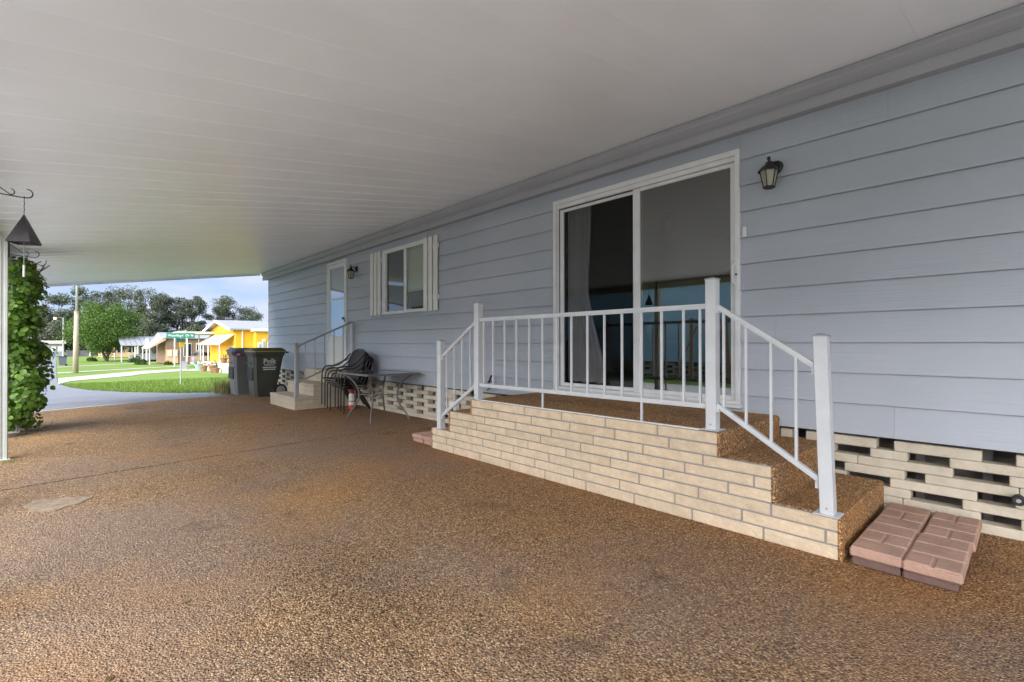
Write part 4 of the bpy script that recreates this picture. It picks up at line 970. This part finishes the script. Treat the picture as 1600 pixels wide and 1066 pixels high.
def car(name, loc, rz, L, Wd, H, label, paint, cat='car', pickup=False):
    o = empty(name, loc, rz, label=label, cat=cat)
    # side profile, front at +x
    lo = [(-L/2, .28), (-L/2, .62*H), (-L*.47, .64*H), (L*.20, .62*H), (L*.46, .50*H), (L/2, .42*H), (L/2, .25), (L*.42, .20), (-L*.42, .20)]
    up_ = [(-L*.46, .63*H), (-L*.40, .96*H), (-L*.30, H), (L*.02, H), (L*.20, .63*H)] if not pickup else [(-L*.10, .62*H), (-L*.08, .96*H), (0, H), (L*.10, H), (L*.22, .62*H)]
    MB().prism(lo, lambda p, t: (p[0], t, p[1]), -Wd/2, Wd/2).build('body', M_[paint], o)
    cb = MB(); n = len(up_); k = .86
    v = [(p[0], -Wd/2*(1 if p[1] < .7*H else k), p[1]) for p in up_]+[(p[0], Wd/2*(1 if p[1] < .7*H else k), p[1]) for p in up_]
    cb.add(v, [(i, (i+1) % n, n+(i+1) % n, n+i) for i in range(n)]+[tuple(range(n-1, -1, -1)), tuple(range(n, 2*n))]); cb.build('cabin', M_[paint], o)
    for s in (-1, 1):
        g = [(p[0]*.9+(-L*.01), p[1]) for p in up_]
        y = s*(Wd/2*.93+.012)
        gm = MB().add([(up_[0][0]+.25, s*(Wd/2+.004), .67*H), (up_[1][0]+.25, s*(Wd/2*k+.01), .93*H), (up_[3][0]-.05, s*(Wd/2*k+.01), .93*H), (up_[4][0]-.22, s*(Wd/2+.004), .67*H)], [(0, 1, 2, 3)])
        gm.build('side_window', M_['carglass'], o)
    MB().add([(up_[0][0]-.012, -Wd*.42, .68*H), (up_[0][0]-.012, Wd*.42, .68*H), (up_[1][0]-.012, Wd*.36, .92*H), (up_[1][0]-.012, -Wd*.36, .92*H)], [(0, 1, 2, 3)]).build('rear_window', M_['carglass'], o)
    MB().add([(up_[4][0]+.0, -Wd*.42, .655*H), (up_[4][0]+.0, Wd*.42, .655*H), (up_[3][0]+.05, Wd*.36, .96*H), (up_[3][0]+.05, -Wd*.36, .96*H)], [(0, 1, 2, 3)]).build('windscreen', M_['carglass'], o)
    for x in (-L*.31, L*.31):
        for s in (-1, 1):
            w_ = empty('wheel'); w_.parent = o; w_.location = (x, s*(Wd/2-.09), .33)
            MB().lathe([(.30, -.11), (.33, -.08), (.33, .08), (.30, .11)], n=20, ax=1).build('tyre', M_['tyre'], w_); MB().lathe([(.2, -.118), (.2, .118)], n=16, ax=1).build('rim', M_['metalroof'], w_)
    for s in (-1, 1): 
        MB().bbox((-L/2-.02, s*Wd*.42-.10, .42*H), (-L/2+.05, s*Wd*.42+.10, .60*H), .02).build('tail_light', M_['redprint'], o)
        MB().bbox((L/2-.08, s*Wd*.38-.14, .36*H), (L/2+.01, s*Wd*.38+.14, .44*H), .02).build('headlight', M_['lampglass'], o)
    MB().bbox((-L/2-.06, -Wd*.46, .26), (-L/2+.04, Wd*.46, .44), .03).build('bumper', M_['carwhite'], o); MB().bbox((-L/2-.075, -.25, .30), (-L/2-.06, .25, .40), .004).build('number_plate', M_['whiteprint'], o)
    return o
car('parked_car', (6.55, 50.0, -.93), 0, 4.3, 1.8, 1.55, 'silver hatchback with red tail lights parked under the flat cream carport', 'carpaint')
# potted plants in front
def pot(x, y, z, s, label, m='terracotta', plant=True):
    o = empty('flower_pot', (x, y, z), label=label, cat='flower pot', group='pots in front of the yellow house')
    part(MB().lathe([(.13*s, 0), (.2*s, .28*s), (.23*s, .28*s), (.23*s, .34*s), (.19*s, .34*s)], n=14), 'pot', m, o)
    if plant:
        r = random.Random(int(x*100)); mb = MB()
        for i in range(70):
            d = Vector((r.gauss(0, 1), r.gauss(0, 1), abs(r.gauss(0, 1)))).normalized()*r.uniform(.1, .35)*s+Vector((0, 0, .34*s)); a = Vector((r.uniform(-1, 1), r.uniform(-1, 1), r.uniform(-1, 1)))*.07*s; b = Vector((r.uniform(-1, 1), r.uniform(-1, 1), r.uniform(-1, 1)))*.07*s
            mb.add([d, d+a, d+b], [(0, 1, 2)])
        o2 = link('foliage', mb.raw(), M_['bush'], o); o2['kind'] = 'stuff'
pot(4.1, 40.6, -.93, 1.5, 'terracotta pot on the grass before the patio wall, the largest'); pot(3.9, 42.6, -.93, 1.2, 'terracotta pot with greens left of the largest pot')
pot(4.41, 38.9, -.24, 1.2, 'terracotta bowl on top of the patio wall'); pot(3.9, 44.6, -.93, 1.3, 'pale teal tub by the white carport post', 'teal'); pot(4.0, 39.2, -.93, 1.1, 'small terracotta pot nearest the grey cart')

h2 = empty('peach_house', (3.7, 62.5, -.9), label='low brick and peach house with a sloped peach awning, left of the flat carport', cat='house'); f = hp(h2)
f(MB().bbox((3.7, 59.5, -.9), (14, 66, 1.75), .02), 'wall', 'redbrick')
f(MB().prism([(59.2, 1.7), (62.7, 2.35), (66.3, 1.7)], lambda p, t: (t, p[0], p[1]), 3.4, 14.2), 'roof', 'metalroof')
f(MB().bbox((3.72, 59.42, -.85), (4.75, 59.49, .55), .01), 'gable_panel', 'peach')
for i in range(12): 
    a = 59.3+i*.5; f(MB().prism([(3.69, 1.95), (2.3, .72), (2.3, .66), (3.69, 1.87)], lambda p, t: (p[0], t, p[1]), a, a+.47), 'awning_panel', 'peachroof')
f(MB().add([(3.69, 59.29, 1.95), (2.3, 59.29, .70), (2.3, 59.29, .62), (3.69, 59.29, .62+.9)], [(0, 1, 2, 3)]), 'awning_side', 'peachroof')
for y in (59.5, 62, 65): f(MB().tube([(2.4, y, -.9), (2.4, y, .68)], .05, 8), 'awning_post', 'white')
h2o = Vector(h2.location)
for x in (3.85, 4.32): windowp(h2, tuple(Vector((x, 59.36, -.15))-h2o), tuple(Vector((x+.38, 59.42, .5))-h2o), 'peach', 'blind', 0)
for x in (5.2, 6.3): windowp(h2, tuple(Vector((x, 59.44, -.2))-h2o), tuple(Vector((x+.7, 59.5, 1.2))-h2o), 'white', 'carglass', 1)

h3 = empty('grey_house', (3.2, 75, -.9), label='grey house with a metal roof and open carport, behind the green tree on its right', cat='house'); f = hp(h3)
f(MB().bbox((3.4, 74.0, -.9), (6.0, 80, 1.0), .02), 'wall', 'greywall'); f(MB().bbox((6.0, 70.5, -.9), (14, 80, 1.0), .02), 'wall', 'greywall')
for i in range(13):
    a = .9+i*.5; f(MB().prism([(69.9, .92), (74.5, 2.0), (74.5, 2.05), (69.9, .98)], lambda p, t: (t, p[0], p[1]), a, a+.46), 'roof_panel', 'metalroof')
f(MB().prism([(74.5, 2.0), (80, .95), (80, 1.0), (74.5, 2.05)], lambda p, t: (t, p[0], p[1]), .9, 14), 'roof', 'metalroof')
f(MB().prism([(69.9, .92), (74.5, 2.0), (74.5, 2.05), (69.9, .98)], lambda p, t: (t, p[0], p[1]), 7.4, 14), 'roof', 'metalroof')
for x, y in ((1.0, 70.1), (2.2, 70.1), (3.3, 70.1), (1.0, 79.5)): f(MB().tube([(x, y, -.9), (x, y, .95)], .06, 8), 'post', 'white')
h3o = Vector(h3.location)
windowp(h3, tuple(Vector((6.1, 70.44, -.1))-h3o), tuple(Vector((7.2, 70.5, .7))-h3o), 'white', 'carglass', 2)
f(MB().prism([(70.3, 1.0), (72, 1.75), (73.7, 1.0)], lambda p, t: (p[0]*0+3.35-t*0+(t), p[0], p[1]), 0, .25), 'dormer_trim', 'white')
car('pickup_truck', (3.6, 72.2, -.93), R(180), 3.6, 1.7, 1.45, 'white pickup truck parked under the grey carport', 'carwhite', 'truck', True)

h4 = empty('orange_house', (4, 98, -.9), label='long pale orange house seen behind the green tree trunk', cat='house'); f = hp(h4)
f(MB().bbox((.4, 95, -.9), (12, 106, 1.35), .02), 'wall', 'peach'); f(MB().prism([(94.4, 1.3), (100.5, 2.1), (106.6, 1.3)], lambda p, t: (t, p[0], p[1]), -.2, 12.4), 'roof', 'metalroof')
h4o = Vector(h4.location)
for x in (.8, 2.2, 3.6, 5.0, 6.6): windowp(h4, tuple(Vector((x, 94.93, -.2))-h4o), tuple(Vector((x+.8, 95, .9))-h4o), 'white', 'carglass', 1)
for x in (1.9, 4.7, 6.2): f(MB().tube([(x, 94.5, -.9), (x, 94.5, 1.3)], .06, 6), 'post', 'white')
h5 = empty('white_house', (-5.8, 113, -.9), label='low grey and white house at the end of the side street', cat='house'); f = hp(h5)
f(MB().bbox((-9.5, 110, -.9), (-3.7, 118, 1.15), .02), 'wall', 'greywall'); f(MB().bbox((-9.9, 109.6, 1.15), (-3.4, 118.3, 1.7), .05), 'roof', 'cream')
h5o = Vector(h5.location)
for i in range(7): windowp(h5, tuple(Vector((-9.2+i*.8, 109.92, -.1))-h5o), tuple(Vector((-8.65+i*.8, 110, .75))-h5o), 'white', 'blind', 0)
fc = empty('board_fence', (-1.5, 106.5, -.9), label='dark slate board fence across the end of the street', cat='fence')
for i in range(16): part(MB().bbox((-1.9+i*.3, -.02, 0), (-1.9+i*.3+.27, .02, 1.0), .008), 'board', 'purple', fc)
for x in (-.6, .9): part(MB().bbox((x, -.15, 0), (x+.16, -.03, 1.25), .01), 'post', 'white', fc)

# ------------------------------------------------------------------ trees
def tree(name, loc, h, crown_w, crown_z0, label, group, lm, seed, nleaf=9000, ls=.16, trunk_r=.2, nclump=38, open_=.55, fork=2, squash=1.0):
    r = random.Random(seed); o = empty(name, loc, label=label, cat='tree', group=group); tk = MB()
    cc = []
    for i in range(nclump):
        u = r.random(); z = crown_z0+(h-crown_z0)*(.06+.9*u); env = math.sin(pi*(.12+.80*u))**.7; rad = crown_w/2*env*math.sqrt(r.random())*.92; a = r.uniform(0, 2*pi)
        cc.append((Vector((rad*cos(a), rad*sin(a), z)), crown_w*r.uniform(.09, .19)))
    base = [Vector((r.uniform(-.1, .1), 0, 0)) for _ in range(fork)]
    for k in range(fork):
        top = Vector((r.uniform(-.22, .22)*crown_w, r.uniform(-.15, .15)*crown_w, h*.72)); mid = (base[k]+top)*.45+Vector((r.uniform(-.05, .05)*h, 0, 0))
        pth = crv(base[k], mid, top); tk.tube(pth, [trunk_r*(1-.75*i/len(pth)) for i in range(len(pth))], 7)
    for c, _ in cc[::2]:
        zz = max(crown_z0*.8, c.z-.25*h); s = Vector((c.x*.15, c.y*.15, zz*.9)); tk.tube(crv(s, (s+c)*.5+Vector((r.uniform(-.2, .2), r.uniform(-.2, .2), -.03*h)), c), [trunk_r*.28]+[trunk_r*.16]*11+[trunk_r*.06], 5)
    part(tk, 'trunk', 'bark', o)
    V = []; Fs = []; per = nleaf//nclump
    for c, cr_ in cc:
        for _ in range(per):
            d = Vector((r.gauss(0, 1), r.gauss(0, 1), r.gauss(0, 1)*squash)); d = d.normalized()*cr_*(r.random()**open_)*Vector((1, 1, 1)).length/1.732
            p = c+Vector((d.x*1.25, d.y*1.25, d.z*squash)); a = Vector((r.uniform(-1, 1), r.uniform(-1, 1), r.uniform(-.8, .8))).normalized()*ls*r.uniform(.6, 1.2); b = a.cross(Vector((r.uniform(-1, 1), r.uniform(-1, 1), r.uniform(-1, 1)))).normalized()*ls*.55
            n = len(V); V += [p-a*.5, p+b*.5, p+a*.5, p-b*.5]; Fs.append((n, n+1, n+2, n+3))
    cme = bpy.data.meshes.new('crown'); cme.from_pydata([tuple(q) for q in V], [], Fs); co = link('crown', cme, M_[lm], o); co['kind'] = 'stuff'
    return o
tree('shade_tree', (-.1, 76, -.93), 6.5, 7.2, 1.3, 'full bright green tree on the lawn in the middle of the street view', 'street trees', 'tree1', 5, 26000, .20, .17, 60, .45, 2)
OL = [(-4.6, 118, 9.8, 6.0, 'thin dark tree just left of the tall utility pole'), (-.8, 132, 12.6, 7, 'dark tree rising behind the utility pole, first of the tall row'), (2.6, 128, 11.9, 8, 'tall dark oak behind the left side of the green tree'),
      (6.0, 136, 13.4, 8.5, 'tallest dark oak, directly above the green tree'), (9.0, 126, 12.3, 7, 'dark oak above the right side of the green tree'), (12.2, 132, 12.4, 7, 'mottled dark oak above the grey metal roof'), (14.8, 130, 11.9, 6.5, 'slender dark oak above the peach awning'),
      (17.6, 129, 12.0, 6.5, 'airy oak with clear sky on its right, above the street sign'), (24.2, 131, 12.3, 7.5, 'lone airy oak between the carport and the yellow gable'), (29.5, 133, 10.2, 8, 'broad low oak just behind the yellow gable roof')]
for i, (x, y, hh, cw, lb) in enumerate(OL):
    tree('oak_tree', (x, y, -.9), hh+.9, cw, 2.0 if i not in (7, 8) else 3.2, lb, 'oaks behind the houses', 'oak', 30+i, 9500, .34, .25, 34, .5, 2)
for i, (x, y, hh, cw) in enumerate(((-8.5, 122, 7.5, 8), (-2.5, 124, 6.5, 8), (3.5, 122, 6.5, 8), (9.5, 121, 6.3, 8), (15.5, 122, 5.8, 8), (22, 124, 4.5, 8))):
    tree('understorey_tree', (x, y, -.9), hh, cw, .5, ['low dark tree over the white house', 'low dark tree between utility pole and green tree', 'low dark tree directly behind the green tree', 'low dark tree behind the grey metal roof', 'low dark tree behind the peach awning', 'low dark tree behind the flat carport'][i], 'low trees under the oaks', 'oak', 60+i, 7000, .4, .18, 30, .5, 2)
def shrub(x, y, s, label, m='bush', seed=1, n=500, nm='shrub', cat='shrub'):
    o = empty(nm, (x, y, gz(y)-.04), label=label, cat=cat); r = random.Random(seed); mb = MB()
    for _ in range(n):
        d = Vector((r.gauss(0, 1), r.gauss(0, 1), abs(r.gauss(0, 1)))).normalized()*s*r.uniform(.5, 1); a = Vector((r.uniform(-1, 1), r.uniform(-1, 1), r.uniform(-1, 1)))*.16*s
        mb.add([d, d+a, d+a.cross(Vector((r.random(), r.random(), 1)))*1.5], [(0, 1, 2)])
    q = link('foliage', mb.raw(), M_[m], o); q['kind'] = 'stuff'
    st_ = MB()
    for k in range(5): st_.tube([(0, 0, 0), (r.uniform(-.4, .4)*s, r.uniform(-.4, .4)*s, .6*s)], .02*s+.004, 5)
    part(st_, 'stem', 'bark', o)
shrub(-1.3, 77.5, .55, 'small round bush on the grass left of the green tree'); shrub(2.0, 68.5, .6, 'low bush by the grey carport post', seed=3); shrub(1.9, 61, .6, 'rounded bush beneath the peach awning', seed=4)
shrub(3.8, 58.6, .4, 'low plants at the foot of the peach gable', seed=6)
# dry weed tuft and small weeds
def tuft(x, y, z, hgt, n, m, label, seed, wid=.15):
    o = empty('weed_tuft', (x, y, z), label=label, cat='weeds'); r = random.Random(seed); mb = MB()
    for _ in range(n):
        bx, by = r.gauss(0, wid*.5), r.gauss(0, wid*.5); a = r.uniform(0, 6.28); h = hgt*r.uniform(.4, 1); l = h*.35*r.uniform(.2, 1); w_ = min(.006, hgt*.06)
        p0 = Vector((bx, by, 0)); p1 = p0+Vector((cos(a)*l*.4, sin(a)*l*.4, h*.6)); p2 = p0+Vector((cos(a)*l, sin(a)*l, h)); s = Vector((-sin(a), cos(a), 0))*w_
        mb.add([p0-s, p0+s, p1+s, p1-s, p2], [(0, 1, 2, 3), (3, 2, 4)])
    q = link('blades', mb.raw(), M_[m], o); q['kind'] = 'stuff'
tuft(-1.12, 12.95, -.04, .42, 260, 'dry', 'dry yellowish weed tuft beside the grey cart', 2, .30)
tuft(-4.36, 6.70, 0, .035, 40, 'blade', 'tiny green weeds at the foot of the near fluted post', 3, .08)
# grass blades along the lawn corner
r = random.Random(8); V = []; Fs = []
edge = [(-.71, 14.0), (-1.3, 14.45), (-1.77, 15.0), (-2.65, 17.0), (-3.36, 19.8), (-3.76, 23.0), (-4.01, 26.8)]
def xedge(y):
    if y < 14: return .2
    for (xa, ya), (xb, yb) in zip(edge, edge[1:]):
        if ya <= y <= yb: return xa+(xb-xa)*(y-ya)/(yb-ya)
    return -4.05
for _ in range(52000):
    y = 13.85+(r.random()**1.6)*14; x0 = xedge(y); x = x0+.02+(r.random()**1.3)*(4.6+.25*(y-14))
    if y < 14.0 and x < -.6: continue
    h = r.uniform(.03, .075); a = r.uniform(0, 6.28); z = gz(y)-.05; n = len(V); w_ = .008
    V += [(x-w_*sin(a), y+w_*cos(a), z), (x+w_*sin(a), y-w_*cos(a), z), (x+cos(a)*h*.4, y+sin(a)*h*.4, z+h)]; Fs.append((n, n+1, n+2))
gm = bpy.data.meshes.new('grass'); gm.from_pydata(V, [], Fs); tag(link('lawn_grass', gm, M_['blade']), 'bright green mown grass blades along the lawn corner', 'grass', kind='stuff')

# ------------------------------------------------------------------ the neighbour's home, seen mirrored in the glass
nb = empty('neighbour_home', (-12.2, 8, 0), label='sky blue lap-sided home mirrored in the sliding glass door', cat='house'); f = hp(nb)
f(MB().box((-16, -3, .45), (-12.22, 19, 3.2)), 'wall', 'bluehouse')
for k in range(13): f(MB().prism([(0, 0), (.02, 0), (.003, .2095), (0, .2095)], lambda p, t: (-12.22+p[0], t, .46+.2095*k+p[1]), -3, 19), 'siding_board', 'bluehouse')
f(MB().bbox((-12.22, -3.1, 3.18), (-12.02, 19.1, 3.32), .01), 'gutter', 'white'); f(MB().prism([(-12.0, 3.3), (-14.2, 3.75), (-16.4, 3.3)], lambda p, t: (p[0], t, p[1]), -3.2, 19.2), 'roof', 'metalroof')
f(MB().box((-16, -3, -.05), (-12.4, 19, .45)), 'crawlspace_core', 'dirt')
bme = MB().bbox((0, 0, 0), (.10, .40, .085), .005).mesh(); bme.materials.append(M_['block'])
for r_ in range(5):
    y = 2.0+(.31 if r_ % 2 else 0)
    while y < 14:
        o = link('skirt_block', bme, None, nb); o.location = Vector((-12.32, y, r_*.09-.04))-Vector(nb.location); y += .62 if r_ else .41
for i, (y, dy, hh) in enumerate(((6.6, .35, 1.9), (7.3, -.4, 2.1), (7.9, .25, 2.0), (8.5, -.55, 1.7), (9.8, .3, 1.9))):
    o = MB().bar((-11.6, y, -.04), (-12.15, y+dy, hh), .10, .03).build('wood_plank', M_['wood']); tag(o, ['pine plank leaning on the blue home, nearest in the mirrored view', 'pine plank leaning left of the nearest plank, mirrored in the glass', 'third leaning pine plank mirrored in the glass', 'short strongly tilted pine plank mirrored in the glass', 'last leaning pine plank, next to the mirrored carport post'][i], 'plank', 'planks leaning on the blue home')

# dry leaf litter under the vine and blown along the drive
r = random.Random(12); mb = MB()
for i in range(150):
    if i < 90: x, y = -4.4+abs(r.gauss(0, .28)), 9.1+r.uniform(-.9, .9)
    else: x, y = r.uniform(-4.3, -1.2), r.uniform(1.5, 11)
    if x > -1.2: continue
    a = r.uniform(0, 6.28); sz = r.uniform(.012, .03); t = r.uniform(.002, .008)
    mb.add([(x-cos(a)*sz, y-sin(a)*sz, .003), (x+sin(a)*sz*.4, y-cos(a)*sz*.4, .003+t), (x+cos(a)*sz, y+sin(a)*sz, .005), (x-sin(a)*sz*.4, y+cos(a)*sz*.4, .004+t)], [(0, 1, 2, 3)])
tag(link('leaf_litter', mb.raw(), M_['dry']), 'scattered small dry leaves lying on the aggregate driveway', 'leaves', kind='stuff')
